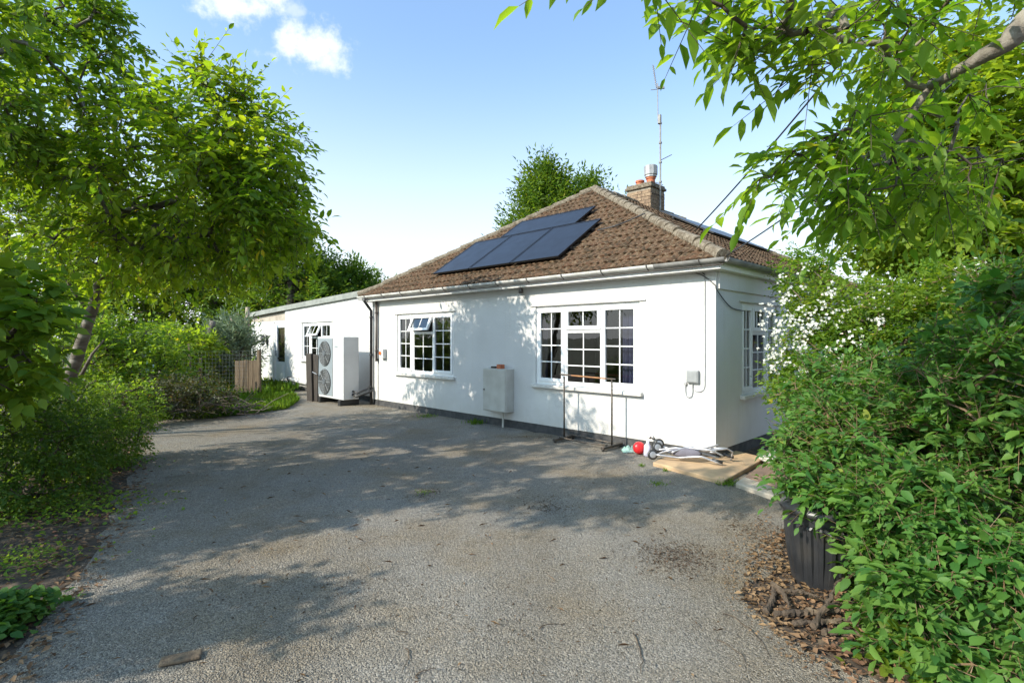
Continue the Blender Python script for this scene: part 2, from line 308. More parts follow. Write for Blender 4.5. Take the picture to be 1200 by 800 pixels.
# leaf templates: x = across, y = along, z = normal
T_LO = (np.array([(0,0,0),(.5,.42,.10),(0,1,-.08),(-.5,.42,.10)]), np.array([(0,1,2),(0,2,3)]))
T_MID = (np.array([(0,0,0),(.42,.28,.08),(.40,.62,.06),(0,1,-.12),(-.40,.62,.06),(-.42,.28,.08),(0,.3,0),(0,.62,-.03)]),
         np.array([(0,1,6),(0,6,5),(1,2,6),(2,7,6),(6,7,5),(7,4,5),(2,3,7),(7,3,4)]))
def unit(a): return a/np.maximum(np.linalg.norm(a, axis=1, keepdims=True), 1e-9)
def leaves(pos, d, nrm, ln, wd, tmpl):
    tv, tf = tmpl; n = len(pos)
    d = unit(d); s = unit(np.cross(d, nrm)); nn = np.cross(s, d)
    ln = np.broadcast_to(ln, (n,)); wd = np.broadcast_to(wd, (n,))
    vs = pos[:,None,:] + s[:,None,:]*(tv[None,:,0,None]*wd[:,None,None]) + d[:,None,:]*(tv[None,:,1,None]*ln[:,None,None]) + nn[:,None,:]*(tv[None,:,2,None]*ln[:,None,None])
    fs = tf[None]+(np.arange(n)*len(tv))[:,None,None]
    return vs.reshape(-1,3), fs.reshape(-1, tf.shape[1])
def twigleaves(cent, outward, k_tw, k_lf, tlen, ln, wd, droop=.3, tmpl=T_LO, spread=.8, jit=.0, pair=False, upn=1.0):
    """from each centre k_tw twiglets with k_lf leaves along each"""
    n = len(cent)
    c = np.repeat(cent, k_tw, 0); o = np.repeat(outward, k_tw, 0)
    t = unit(o*.7+rng.normal(0, spread, (n*k_tw, 3))); t[:,2] -= droop*rng.random(n*k_tw); t = unit(t)
    L = tlen*(.6+.8*rng.random(n*k_tw))
    c = c + rng.normal(0, jit, c.shape) if jit else c
    j = (np.arange(k_lf)+1)/k_lf
    pos = c[:,None,:]+t[:,None,:]*(L[:,None,None]*j[None,:,None]); pos[:,:,2] -= (j**2)[None,:]*L[:,None]*droop*.5
    ref = np.array([0,0,1.0])+rng.normal(0,.35,(n*k_tw,3))
    side = unit(np.cross(t, ref))
    sg = np.where(np.arange(k_lf)%2==0, 1, -1)[None,:,None]
    d = t[:,None,:]*(.55)+side[:,None,:]*sg+rng.normal(0,.25 if not pair else .12,(n*k_tw,k_lf,3)); 
    d[:,-1,:] = t
    d[:,:,2] -= droop
    nr = np.array([0,0,upn])+rng.normal(0,.45 if not pair else .25,(n*k_tw,k_lf,3))
    m = n*k_tw*k_lf; s = (.5+.85*rng.random(m))
    tw = (c, c+t*L[:,None]-np.stack([L*0,L*0,L*droop*.5],1))
    return leaves(pos.reshape(-1,3), d.reshape(-1,3), nr.reshape(-1,3), ln*s, wd*s, tmpl), tw
def ellip(c, r, n, shell=.35):
    p = rng.normal(size=(n,3)); p = unit(p)*(shell+(1-shell)*rng.random((n,1))**.6); return np.array(c)+p*np.array(r)
def skeleton(mb, trunk, clusters, r_tip=.006, r_pow=.5, n=5, maxr=.08, sag=.0, mb_limb=None):
    """connect every cluster to the nearest already connected node; radii grow with what they carry"""
    nodes = [np.array(p) for p in trunk]; par = [-1]+list(range(len(trunk)-1)); nt0 = len(trunk)
    top = np.array(trunk[-1]); order = np.argsort(np.linalg.norm(clusters-top, axis=1))
    root = np.array(trunk[0])
    for i in order:
        c = clusters[i]; arr = np.array(nodes[max(0, nt0-3) if nt0 > 3 else 0:]); off = max(0, nt0-3) if nt0 > 3 else 0
        dd = np.linalg.norm(arr-c, axis=1)
        j = int(np.argmin(dd + .12*np.linalg.norm(arr-top, axis=1)))+off
        nodes.append(c); par.append(j)
    w = np.ones(len(nodes))
    for i in range(len(nodes)-1, -1, -1):
        if par[i] >= 0: w[par[i]] += w[i]
    for i in range(nt0, len(nodes)):
        a = nodes[par[i]]; b = nodes[i]; L = np.linalg.norm(b-a)
        m1 = a*.6+b*.4+rng.normal(0, .07*L, 3); m1[2] += .06*L
        ra = min(maxr, r_tip*w[i]**r_pow*1.15); rb = min(maxr, r_tip*w[i]**r_pow)
        (mb_limb if (mb_limb is not None and rb > r_tip*3) else mb).tube([a, m1, b], [ra, (ra+rb)/2, rb*.85], n, cap=False)
    return nodes
def tree(name, label, cat, trunk, rad, clusters, lm, bm, ln, wd, k_tw=4, k_lf=6, tlen=.35, droop=.3, tmpl=T_LO, group=None, centre=None, tip=.006, twigs=False, spread=.8, pair=False, trunk_n=12, jit=0, maxr=.08, parts=('trunk','branches','crown'), upn=1.0, rpow=.5):
    root = empty(name, trunk[0], 0, label, cat, group)
    b = Vector(trunk[0])
    rel = lambda p: Vector(p)-b
    cl = clusters-np.array(b); tr = [rel(p) for p in trunk]
    # smooth trunk polyline
    tb = MB(); pts = []; rr = []
    for i in range(len(tr)-1):
        for s in range(4):
            f = s/4; pts.append(tr[i].lerp(tr[i+1], f)+Vector(rng.normal(0, rad[i]*.07, 3))); rr.append((rad[i]*(1-f)+rad[i+1]*f)*(1+rng.normal(0,.03)))
    pts.append(tr[-1]); rr.append(rad[-1]); tb.tube(pts, rr, trunk_n)
    br = MB()
    skeleton(br, [tuple(p) for p in tr], cl, r_tip=tip, maxr=maxr, mb_limb=tb, r_pow=rpow)
    if centre is None: centre = clusters.mean(0)
    out = unit(cl-(np.array(centre)-np.array(b)))
    (v, f), tw = twigleaves(cl, out, k_tw, k_lf, tlen, ln, wd, droop, tmpl, spread, jit, pair, upn)
    if twigs:
        for a, c in zip(*tw): br.tube([a, c], [.0035, .0015], 3, cap=False)
    tb.build(parts[0], bm, root, smooth=True); br.build(parts[1], M_bark2, root, smooth=True)
    npmesh(parts[2], v, f, lm, root)
    return root

# ================================================================== GROUND
mb = MB(); n = 40
gx = np.linspace(-400, 400, 3)
mb.add([(-900,-900,-.03),(900,-900,-.03),(900,1500,-.03),(-900,1500,-.03)], [(0,1,2,3)])
structure(mb.build('ground', M_ground))
def wobble(pts, step=.25, amp=.06):
    out = []
    for i in range(len(pts)):
        a = Vector(pts[i]); b = Vector(pts[(i+1)%len(pts)]); k = max(1, int((b-a).length/step))
        if (b-a).length > 12: k = 1
        for j in range(k):
            p = a.lerp(b, j/k); out.append((p.x+random.gauss(0,amp), p.y+random.gauss(0,amp)))
    return out
def sheet(name, pts, z, m, amp=.05, step=.25):
    me = MB(); w = wobble([(*p,0) if len(p)==2 else p for p in pts], step, amp); me.add([(x,y,z) for x,y in w], [tuple(range(len(w)))])
    return structure(me.build(name, m))
g = lambda x, y: tuple(G(x, y).to_2d())
drive = [(-2.2,-8),(-2.3,2.2),g(70,700),g(112,640),g(150,560),g(158,505),g(170,490),g(240,484),g(330,476),g(345,462),(-12,19.5),(-3.5,14.5),tuple(loc(5,.05).to_2d()),tuple(loc(.0,.1).to_2d()),g(915,575),g(922,640),g(880,685),g(866,703),g(925,745),g(1010,800),(1.9,1.5),(3.5,-8)]
sheet('soil_verge', [(-14,-10),(14,-10),(14,18),(-14,18)], -.004, M_soil, amp=0)
sheet('driveway', drive, 0, M_gravel, amp=.05)
drv = np.array(drive)
def inpoly(p, poly):
    x, y = p[:,0], p[:,1]; ins = np.zeros(len(p), bool); n = len(poly); j = n-1
    for i in range(n):
        xi, yi = poly[i]; xj, yj = poly[j]
        c = ((yi > y) != (yj > y)) & (x < (xj-xi)*(y-yi)/(yj-yi+1e-12)+xi); ins ^= c; j = i
    return ins
# loose stone chips lying on the drive
OCT = (np.array([(1,0,0),(0,1,0),(-1,0,0),(0,-1,0),(0,0,.7),(0,0,-.3)]), np.array([(0,1,4),(1,2,4),(2,3,4),(3,0,4),(0,5,1),(1,5,2),(2,5,3),(3,5,0)]))
def chips(n, zmin, zmax, rmin, rmax):
    Z = zmin*(zmax/zmin)**rng.random(n); X = (rng.random(n)*2-1)*Z*1.0
    p = np.stack([X, Z], 1); k = inpoly(p, drv); p = p[k]; n = len(p)
    r = rmin+(rmax-rmin)*rng.random(n)**2; a = rng.random(n)*6.28
    tv, tf = OCT; sx = r*(.7+.7*rng.random(n)); sy = r*(.6+.5*rng.random(n)); sz = r*(.6+.5*rng.random(n))
    t = tv[None]*np.stack([sx, sy, sz], 1)[:,None,:]+rng.normal(0,.12,(n,6,3))*r[:,None,None]
    ca, sa = np.cos(a)[:,None], np.sin(a)[:,None]
    v = np.stack([t[:,:,0]*ca-t[:,:,1]*sa+p[:,0,None], t[:,:,0]*sa+t[:,:,1]*ca+p[:,1,None], t[:,:,2]+.002], 2)
    f = tf[None]+(np.arange(n)*6)[:,None,None]
    return v.reshape(-1,3), f.reshape(-1,3)
v1, f1 = chips(150000, 1.9, 9, .002, .0052)
tag(npmesh('gravel', v1, f1, M_stone), 'loose grey stone chips covering the driveway', 'gravel', kind='stuff')

# ================================================================== BUNGALOW
def wall_panel(mb, x0, x1, z0, z1, y, th, openings, M=None):
    xs = sorted({x0, x1, *[o[0] for o in openings], *[o[1] for o in openings]}); zs = sorted({z0, z1, *[o[2] for o in openings], *[o[3] for o in openings]})
    T = (lambda p: M@Vector(p)) if M is not None else (lambda p: Vector(p))
    hole = lambda a, b: any(o[0] <= a and b[0] <= o[1] and o[2] <= a2 and b[1] <= o[3] for o in openings for a2 in [0])
    for i in range(len(xs)-1):
        for j in range(len(zs)-1):
            a, b, c, d = xs[i], xs[i+1], zs[j], zs[j+1]; mx, mz = (a+b)/2, (c+d)/2
            if any(o[0] < mx < o[1] and o[2] < mz < o[3] for o in openings): continue
            mb.add([T((a,y,c)),T((b,y,c)),T((b,y,d)),T((a,y,d))], [(0,1,2,3)])
            mb.add([T((a,y+th,c)),T((b,y+th,c)),T((b,y+th,d)),T((a,y+th,d))], [(3,2,1,0)])
    for o in openings+[(x0,x1,z0,z1)]:
        a, b, c, d = o; q = [(a,c),(b,c),(b,d),(a,d)]
        for i in range(4):
            p, r = q[i], q[(i+1)%4]; mb.add([T((p[0],y,p[1])),T((r[0],y,r[1])),T((r[0],y+th,r[1])),T((p[0],y+th,p[1]))], [(0,1,2,3)])
def bar(mb, x0, x1, z0, z1, y0, y1, M=None): mb.box((x0,y0,z0), (x1,y1,z1), M)
def window(parent, l, rz, w, h, cols, label=None, sill=True, th=.25, curtain=None, head=True):
    """cols: list of (width, [(height, ncols, nrows, kind)]) bottom to top; origin bottom-left, y into the room"""
    fr = MB(); o = .05; y0, y1 = .025, .085
    bar(fr, 0, w, 0, o, y0, y1); bar(fr, 0, w, h-o, h, y0, y1); bar(fr, 0, o, o, h-o, y0, y1); bar(fr, w-o, w, o, h-o, y0, y1)
    tw = sum(c[0] for c in cols); x = o; inner = w-2*o; m = .035
    cas = []; pm = MB()
    wi = [c[0]/tw*(inner-m*(len(cols)-1)) for c in cols]
    for ci, (cw, cells) in enumerate(cols):
        W_ = wi[ci]
        if ci: bar(fr, x-m, x, o, h-o, y0, y1)
        th_ = sum(c[0] for c in cells); z = o; ih = h-2*o-m*(len(cells)-1)
        for k, (ch, nc, nr, kind) in enumerate(cells):
            hh = ch/th_*ih
            if k: bar(fr, x, x+W_, z-m, z, y0+.003, y1-.003)
            cm = MB(); s = .056 if kind != 'fixed' else .02; ya, yb = (y0-.018, y0+.03) if kind != 'fixed' else (y0+.012, y0+.04)
            gx0, gx1, gz0, gz1 = s, W_-s, s, hh-s
            bar(cm, 0, W_, 0, s, ya, yb); bar(cm, 0, W_, hh-s, hh, ya, yb); bar(cm, 0, s, s, hh-s, ya, yb); bar(cm, W_-s, W_, s, hh-s, ya, yb)
            g_ = .009
            for q in range(1, nc): c0 = gx0+(gx1-gx0)*q/nc; bar(cm, c0-g_, c0+g_, gz0, gz1, yb-.028, yb-.012)
            for q in range(1, nr): c0 = gz0+(gz1-gz0)*q/nr; bar(cm, gx0, gx1, c0-g_, c0+g_, yb-.0275, yb-.0125)
            gm = MB(); gm.add([(gx0-.005,yb-.02,gz0-.005),(gx1+.005,yb-.02,gz0-.005),(gx1+.005,yb-.02,gz1+.005),(gx0-.005,yb-.02,gz1+.005)], [(0,1,2,3)])
            rot = 0
            if kind == 'open': rot = R(-24)
            cas.append((cm, gm, x, z, hh, rot)); z += hh+m
        x += W_+m
    wo = fr.build('window', M_upvc, parent, bevel=.004); wo.location = l; wo.rotation_euler = (0,0,rz)
    if label: wo['label'] = label
    for cm, gm, x, z, hh, rot in cas:
        for b_, nm, mm in ((cm,'casement',M_upvc),(gm,'pane',M_glass)):
            if rot:
                b_.v = [(p[0], p[1]*math.cos(rot)-(p[2]-hh)*math.sin(rot)-.01 if False else p[1]+(hh-p[2])*math.sin(rot), hh-(hh-p[2])*math.cos(rot)) for p in b_.v]
            c = b_.build(nm, mm, wo, bevel=.003 if nm=='casement' else 0); c.location = (x,0,z)
    if sill:
        s = MB(); s.box((-.06,-.07,-.06), (w+.06,.02,-.003)); s.build('sill', M_sill, wo, bevel=.008)
    if head:
        s = MB(); s.box((-.10,-.022,h+.006), (w+.10,.0,h+.02)); s.build('lintel_drip', M_sill, wo)
    for (a, b_, c, d, mm) in (curtain or []):
        cb = MB(); k = 60; vs = []; 
        for i in range(k+1):
            xx = a+(b_-a)*i/k; yy = .17+.025*math.sin(i*.75)+.012*math.sin(i*1.9)
            vs += [(xx,yy,c),(xx,yy+.01,d)]
        cb.add(vs, [(2*i,2*i+2,2*i+3,2*i+1) for i in range(k)]); cb.build('curtain', mm, wo, smooth=True)
    return wo
ANG = HROT
ul, hd = 8.45, 9.0
B = empty('bungalow', (CX,CY,0), HROT, 'white rendered bungalow with mossy brown tiled hipped roof and solar panels', 'house')
W1 = (-wu(627.6), -wu(749.5), wz(700,455.0), 2.13)      # big window  (x0,x1,z0,z1)
W2 = (-wu(465.4), -wu(531.3), W1[2], 2.13)
SW = (.84, 2.25, .80, 2.10)                            # side window along v
ZT = 2.46
wb = MB(); wall_panel(wb, -ul, 0, .14, ZT, 0, .25, [W1, W2])
MS = Matrix.Rotation(R(90), 4, 'Z')                      # local panel x->v(y); y(thickness)-> -x
wall_panel(wb, .251, hd-.251, .14, ZT, 0, .25, [SW], MS)
wall_panel(wb, .251, hd-.251, .14, ZT, 0, .25, [], Matrix.Translation((-ul+.25,0,0))@MS)
wb.box((-ul,hd-.25,.14),(0,hd,ZT))
wb.build('wall', M_render, B)
pb = MB(); pb.box((-ul+.012,.012,-.05),(-.012,.24,.139)); pb.box((-.24,.25,-.05),(-.012,hd-.01,.139)); pb.box((-ul+.012,.25,-.05),(-ul+.25,hd-.01,.139)); pb.build('plinth', M_plinth, B)
# floor + inner walls (a dim room behind the windows)
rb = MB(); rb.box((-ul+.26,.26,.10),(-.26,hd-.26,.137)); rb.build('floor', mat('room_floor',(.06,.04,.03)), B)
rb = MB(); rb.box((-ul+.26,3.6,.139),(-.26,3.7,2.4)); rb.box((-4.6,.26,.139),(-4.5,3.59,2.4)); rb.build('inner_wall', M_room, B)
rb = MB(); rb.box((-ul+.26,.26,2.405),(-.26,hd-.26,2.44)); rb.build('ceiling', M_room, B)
# furniture silhouettes inside: a lamp and a table, dimly seen
M_curt = mat('violet_curtain', (.10,.10,.22), (.06,.06,.15), rough=.9, scale=9)
M_curtr = mat('red_brown_curtain', (.16,.07,.05), (.10,.05,.04), rough=.9, scale=9)
M_warm = mat('warm_wood', (.36,.17,.06), (.24,.11,.05), rough=.6)
w1 = W1[1]-W1[0]
window(B, (W1[0],0,W1[2]), 0, w1, W1[3]-W1[2], [(.92,[(1,2,4,'c')]),(1.12,[(.72,2,3,'fixed'),(.30,2,1,'c')]),(1.0,[(1,2,4,'c')])], 'large three-light window with violet curtains',
       curtain=[(.04,.10,.0,1.3,M_curt),(w1-.40,w1-.04,.0,1.3,M_curt)])
w2 = W2[1]-W2[0]
window(B, (W2[0],0,W2[2]), 0, w2, W2[3]-W2[2], [(.8,[(1,2,4,'c')]),(1.1,[(.72,2,3,'fixed'),(.30,2,1,'open')]),(1.0,[(1,2,4,'c')])], 'three-light window with its top vent open')
window(B, (0,SW[0],SW[2]), R(90), SW[1]-SW[0], SW[3]-SW[2], [(.8,[(1,2,4,'c')]),(1.1,[(.7,2,3,'fixed'),(.3,3,1,'c')]),(.8,[(1,2,4,'c')])], 'side window behind the flowering shrub', curtain=[(.5,.95,0,1.2,M_curtr)])
tb_ = MB(); tb_.box((-2.9,.55,.62),(-1.5,1.0,.66)); tb_.box((-2.85,.6,.139),(-2.80,.65,.62)); tb_.box((-1.6,.6,.139),(-1.55,.65,.62)); tb_.lathe([(.05,0),(.06,.02),(.02,.1),(.02,.16)],(-1.75,.75,.66)); tb_.lathe([(.11,0),(.07,.16)],(-1.75,.75,.80)); tb_.build('table', M_warm, B)

# roof: eave polygon and two apexes, z measured to tile edge
E = .2; ZE = 2.61
A1 = Vector((-4.4, 3.45, 5.06)); A2 = Vector((-4.4, 5.75, 5.06))
e00 = Vector((.17,-E,ZE)); eL0 = Vector((-ul-.24,-E,ZE)); e0D = Vector((.17,hd+E,ZE)); eLD = Vector((-ul-.24,hd+E,ZE))
def slope_tiles(mb, a, b, ap, bp, pitch=.135, course=.24, lift=.020, wav=.018):
    """a->b eave edge, ap/bp upper corners (ap above a). Each tile column in a course is an island"""
    ex = (b-a).normalized(); nrm = ex.cross((ap-a)).normalized()
    if nrm.z < 0: nrm = -nrm
    up = nrm.cross(ex); 
    if up.z < 0: up = -up
    hmax = (ap-a).dot(up); L = (b-a).length; xa = (ap-a).dot(ex); xb = (bp-a).dot(ex)
    nc = int(hmax/course)+1
    for c in range(nc):
        h0 = c*course-.04; h1 = min((c+1)*course+.03, hmax)
        def lim(h):
            f = max(0, min(1, h/hmax)); return xa*f, L+(xb-L)*f
        lo0, hi0 = lim(h0); lo1, hi1 = lim(h1)
        k0 = math.floor(lo0/pitch); k1 = math.ceil(hi0/pitch)
        for k in range(k0, k1+1):
            x0 = k*pitch+(pitch/2 if c%2 else 0); seg = 5; jz = random.gauss(0,.003); row = []
            for s in range(seg+1):
                x = x0+pitch*s/seg*1.0; z = wav*math.sin(math.pi*s/seg)**1.0*1.4
                xA = min(max(x, lo0), hi0); xB = min(max(x, lo1), hi1)
                row.append((a+ex*xA+up*h0+nrm*(z+lift+jz), a+ex*xB+up*h1+nrm*(z*.9+.002+jz), a+ex*xA+up*(h0+.002)+nrm*(z+jz-.004)))
            if abs((row[0][0]-row[-1][0]).length) < .01: continue
            vs = [p for r in row for p in r]; fs = []
            for s in range(seg):
                i = 3*s; fs += [(i, i+3, i+4, i+1), (i+2, i+5, i+3, i)]
            mb.add(vs, fs)
def base_tri(mb, pts, d=-.012): mb.add([p+Vector((0,0,d)) for p in pts], [tuple(range(len(pts)))])
rf = MB()
slope_tiles(rf, eL0, e00, A1, A1)
slope_tiles(rf, e00, e0D, A1, A2)
base_tri(rf, [eL0,e00,A1]); base_tri(rf, [e00,e0D,A2,A1]); base_tri(rf, [e0D,eLD,A2]); base_tri(rf, [eLD,eL0,A1,A2])
slope_tiles(rf, eLD, eL0, A2, A1)
roof = rf.build('roof', M_roof, B)
rd = MB()
def caps(mb, a, b, r=.092, step=.34):
    L = (b-a).length; n = int(L/step); d = (b-a)/n
    for i in range(n):
        p = a+d*i-d*.06; q = a+d*(i+1); j = random.gauss(0,.006)
        mb.tube([p+Vector((0,0,j-.02)), q+Vector((0,0,j-.035))], [r*1.02, r*.93], 14)
    # mortar bed
caps(rd, e00+Vector((0,0,.03)), A1+Vector((0,0,.03))); caps(rd, eL0+Vector((0,0,.03)), A1+Vector((0,0,.03))); caps(rd, A1+Vector((0,0,.03)), A2+Vector((0,0,.03))); caps(rd, e0D+Vector((0,0,.03)), A2+Vector((0,0,.03)))
rdo = rd.build('ridge_tiles', M_ridge, roof, smooth=False)
# gutter, fascia, soffit
fb = MB()
for a, b in ((Vector((-ul-.24,-E-.045,ZE-.075)),Vector((.19,-E-.045,ZE-.075))),):
    for k in range(1): pass
def gutter(mb, a, b, out, r=.055):
    # half-round channel section swept along a->b
    d = (b-a).normalized(); n = 10; vs = []
    prof = [(math.cos(t), math.sin(t)) for t in np.linspace(math.pi, 2*math.pi, n)]
    prof += [(x*.9, y*.9) for x, y in reversed(prof)]
    for p in (a, b):
        for x, y in prof: vs.append(p+out*(x*r)+Vector((0,0,y*r)))
    m = len(prof); mb.add(vs, [(i,(i+1)%m,m+(i+1)%m,m+i) for i in range(m)]+[tuple(range(m)), tuple(range(2*m-1,m-1,-1))])
gb = MB(); gutter(gb, Vector((-ul-.26,-E-.02,ZE-.015)), Vector((-.75,-E-.02,ZE-.015)), Vector((0,-1,0)))
gb.build('gutter', M_gut, B)
gb = MB(); gutter(gb, Vector((-.75,-E-.02,ZE-.015)), Vector((.22,-E-.02,ZE-.015)), Vector((0,-1,0)), .058); gutter(gb, Vector((.21,-E-.02,ZE-.018)), Vector((.21,hd+.1,ZE-.018)), Vector((1,0,0)), .058)
gb.build('gutter', M_dgrey, B)
fb.box((-ul-.20,-E+.04,2.47),(.13,-E+.065,ZE-.005)); fb.box((.10,-E+.066,2.47),(.128,hd+.1,ZE-.005)); fb.build('fascia', M_upvc, B)
sb = MB(); sb.box((-ul-.20,-E+.066,2.462),(.10,.26,2.472)); sb.box((-.26,.261,2.462),(.099,hd,2.472)); sb.box((-ul-.2,.261,2.462),(-ul+.26,hd,2.472)); sb.build('soffit', M_gut, B)
kb = MB(); 
for i in range(12):
    x = -ul+.1+i*.75; kb.tube([(x,-E+.03,ZE-.09),(x,-E-.02,ZE-.082),(x,-E-.085,ZE-.03),(x,-E-.085,ZE-.005)], .007, 6)
kb.tube([(-ul-.25,-E-.035,ZE-.10),(-6,-E-.03,ZE-.105),(-3,-E-.035,ZE-.098),(0,-E-.03,ZE-.1),(.2,-E-.03,ZE-.1)], .009, 6); kb.build('gutter_brackets', M_pipe, B)
# projecting band under the eaves on the side wall and small band at the front
bb = MB(); bb.box((.001,.05,2.24),(.03,hd,2.461)); bb.build('side_frieze', M_render, B)
# downpipes
def dpipe(name, pts, r, m, brk):
    p = MB(); p.tube(pts, r, 12)
    for z in brk: p.lathe([(r*1.25,-.02),(r*1.25,.02)], (pts[-1][0],pts[-1][1],z), 12)
    return p.build(name, m, B, smooth=True)
dx = -ul+.05
dpipe('downpipe', [(dx-.03,-E-.02,ZE-.06),(dx-.03,-E-.02,ZE-.14),(dx-.02,-.13,ZE-.26),(dx,-.06,ZE-.36),(dx,-.06,.02)], .034, M_black, [2.1,1.2,.4])
dpipe('soil_pipe', [(dx+.22,-.05,2.46),(dx+.22,-.05,1.45),(dx+.22,-.05,1.05)], .03, M_pipe, [2.2,1.3])
# thin cables on the wall
def cable(name, pts, r, parent, m=M_black, n=5, sub=8):
    # catmull-rom
    P_ = [Vector(p) for p in pts]; out = []
    for i in range(len(P_)-1):
        p0 = P_[max(i-1,0)]; p1 = P_[i]; p2 = P_[i+1]; p3 = P_[min(i+2,len(P_)-1)]
        for s in range(sub):
            t = s/sub; out.append(.5*((2*p1)+(p2-p0)*t+(2*p0-5*p1+4*p2-p3)*t*t+(3*p1-p0-3*p2+p3)*t**3))
    out.append(P_[-1]); mb = MB(); mb.tube(out, r, n); return mb.build(name, m, parent, smooth=True)
def fw(px, py, v=-.012): return Vector((-wu(px, v), v, wz(px, py, v)))
M_cab = mat('grey_cable', (.25,.25,.25), (.4,.4,.4), rough=.6)
cable('wall_cable', [fw(826,322),fw(826,350),fw(826,400),fw(826,440),fw(825,455),fw(818,459),fw(812,455),fw(812,448)], .005, B, M_cab)
cable('wall_cable', [fw(826,322),fw(818,316),fw(812,320),fw(806,318)], .006, B)
cable('wall_cable', [fw(803,318),fw(822,322),fw(838,334,-.02),Vector((.02,-.02,2.22)),Vector((.02,.4,2.02)),Vector((.02,.86,1.98))], .007, B)
cable('wall_cable', [fw(443,476),fw(443,440),fw(443,420)], .007, B)
# chimney
CHX, CHY = -4.35, 5.6
ch = MB(); cw = .34; cz0 = 4.5
rows = 16; bh = .075
for r_ in range(rows):
    z = cz0+r_*(bh+.012)
    if z+bh > 5.44: break
    for side in range(4):
        Mx = Matrix.Translation((CHX,CHY,0))@Matrix.Rotation(side*math.pi/2, 4, 'Z')
        off = .0 if r_%2 else .105
        xs = [-cw+off+i*.215 for i in range(-1,5)]
        for x in xs:
            a = max(x, -cw); b = min(x+.205, cw-.0)
            if b-a < .03: continue
            j = random.gauss(0,.003); ch.box((a,-cw-.012+j,z),(b,-cw+.05,z+bh), Mx)
cho = ch.build('chimney', M_brick, roof)
mc = MB(); mc.box((CHX-cw,CHY-cw,4.4),(CHX+cw,CHY+cw,5.42)); mc.build('mortar_core', M_mortar, cho)
mc = MB(); mc.box((CHX-cw-.05,CHY-cw-.05,5.42),(CHX+cw+.05,CHY+cw+.05,5.49)); mc.box((CHX-cw-.02,CHY-cw-.02,5.491),(CHX+cw+.02,CHY+cw+.02,5.55)); mc.build('chimney_cap', M_ridge, cho, bevel=.015)
for dxp, rr, hh in ((-.17,.11,.19),(.15,.12,.22)):
    p = MB(); p.lathe([(rr,0),(rr*.92,.05),(rr*.88,hh-.06),(rr*1.05,hh-.05),(rr*1.05,hh),(rr*.8,hh),(rr*.78,hh-.1)], (CHX+dxp,CHY,5.545)); p.build('chimney_pot', M_terra, cho, smooth=False)
M_mast2 = mat('dull_cowl', (.26,.26,.26), (.4,.4,.39), rough=.6, scale=8, metal=.3)
p = MB(); p.lathe([(.15,0),(.15,.04),(.17,.06),(.17,.28),(.15,.30),(.03,.31)], (CHX+.15,CHY,5.76), 10); p.build('cowl', M_mast2, cho)
# solar panels on the front slope
exF = Vector((1,0,0)); slF = (A1-Vector((A1.x,-E,ZE))).normalized(); nF = exF.cross(slF).normalized()
def roofhit(px, py, off=.12):
    # intersect the view ray with the front roof plane lifted by off, in bungalow coordinates
    d = Vector(((px-600)/F, 1, -(py-YH)/F)); o = Vector((0,0,H))
    Minv = (Matrix.Translation((CX,CY,0))@Matrix.Rotation(HROT,4,'Z')).inverted()
    o2 = Minv@o; d2 = Minv.to_3x3()@d; p0 = Vector((0,-E,ZE))+nF*off
    t = (p0-o2).dot(nF)/d2.dot(nF); q = o2+d2*t
    return q.x, (q-p0).dot(slF)
def panelmat():
    m = bpy.data.materials.new('solar_cells'); m.use_nodes = True; t = m.node_tree; b = t.nodes['Principled BSDF']
    b.inputs['Base Color'].default_value = (.012,.014,.019,1); b.inputs['Roughness'].default_value = .3; b.inputs['Specular IOR Level'].default_value = .38
    tc = N(t,'ShaderNodeTexCoord'); n = N(t,'ShaderNodeTexNoise'); n.inputs['Scale'].default_value = 4; L_(t, tc.outputs['Object'], n.inputs['Vector'])
    r = N(t,'ShaderNodeMapRange'); L_(t, n.outputs['Fac'], r.inputs[0]); r.inputs[3].default_value = .25; r.inputs[4].default_value = .42; L_(t, r.outputs[0], b.inputs['Roughness'])
    return m
M_solar = panelmat(); M_pframe = mat('panel_frame', (.02,.02,.022), (.03,.03,.03), rough=.35, metal=.5)
print('panel', [tuple(round(c,2) for c in roofhit(*p)) for p in [(500.6,320),(651.7,301.5),(707,254),(564.7,283.4),(599.7,274.4),(620,257),(697.6,241),(669.8,260),(593.7,272.5)]])
def solar(x0, x1, s0, s1):
    o = Vector((0,-E,ZE)); M = Matrix((( exF.x, slF.x, nF.x, 0),(exF.y, slF.y, nF.y, -E),(exF.z, slF.z, nF.z, ZE),(0,0,0,1)))
    f = MB(); h0, h1 = .085, .12
    f.box((x0,s0,h0),(x1,s0+.025,h1),M); f.box((x0,s1-.025,h0),(x1,s1,h1),M); f.box((x0,s0+.025,h0),(x0+.025,s1-.025,h1),M); f.box((x1-.025,s0+.025,h0),(x1,s1-.025,h1),M)
    # rails and clamps
    for q in (.25,.75):
        s = s0+(s1-s0)*q; f.box((x0-.04,s-.02,.035),(x1+.04,s+.02,.083),M)
    fo = f.build('solar_panel', M_pframe, roof)
    c = MB(); c.box((x0+.025,s0+.025,h1-.02),(x1-.025,s1-.025,h1-.006),M); c.build('cells', M_solar, fo)
PN = []
PX0, PX1 = -6.56, -3.20; ps0, ps1 = .55, 2.25
a0 = roofhit(500.6,320); a1 = roofhit(651.7,301.5); a2 = roofhit(707,254); a3 = roofhit(564.7,283.4); a4 = roofhit(697.6,241)
PX0 = (a0[0]+a3[0])/2; PX1 = (a1[0]+a2[0])/2; ps0 = (a0[1]+a1[1])/2; ps1 = (a2[1]+a3[1])/2
pw = (PX1-PX0)/3
for i in range(3): solar(PX0+pw*i+.01, PX0+pw*(i+1)-.01, ps0, ps1)
b0 = roofhit(620,257); b1 = roofhit(697.6,241); 
px0 = roofhit(593.7,272.5)[0]
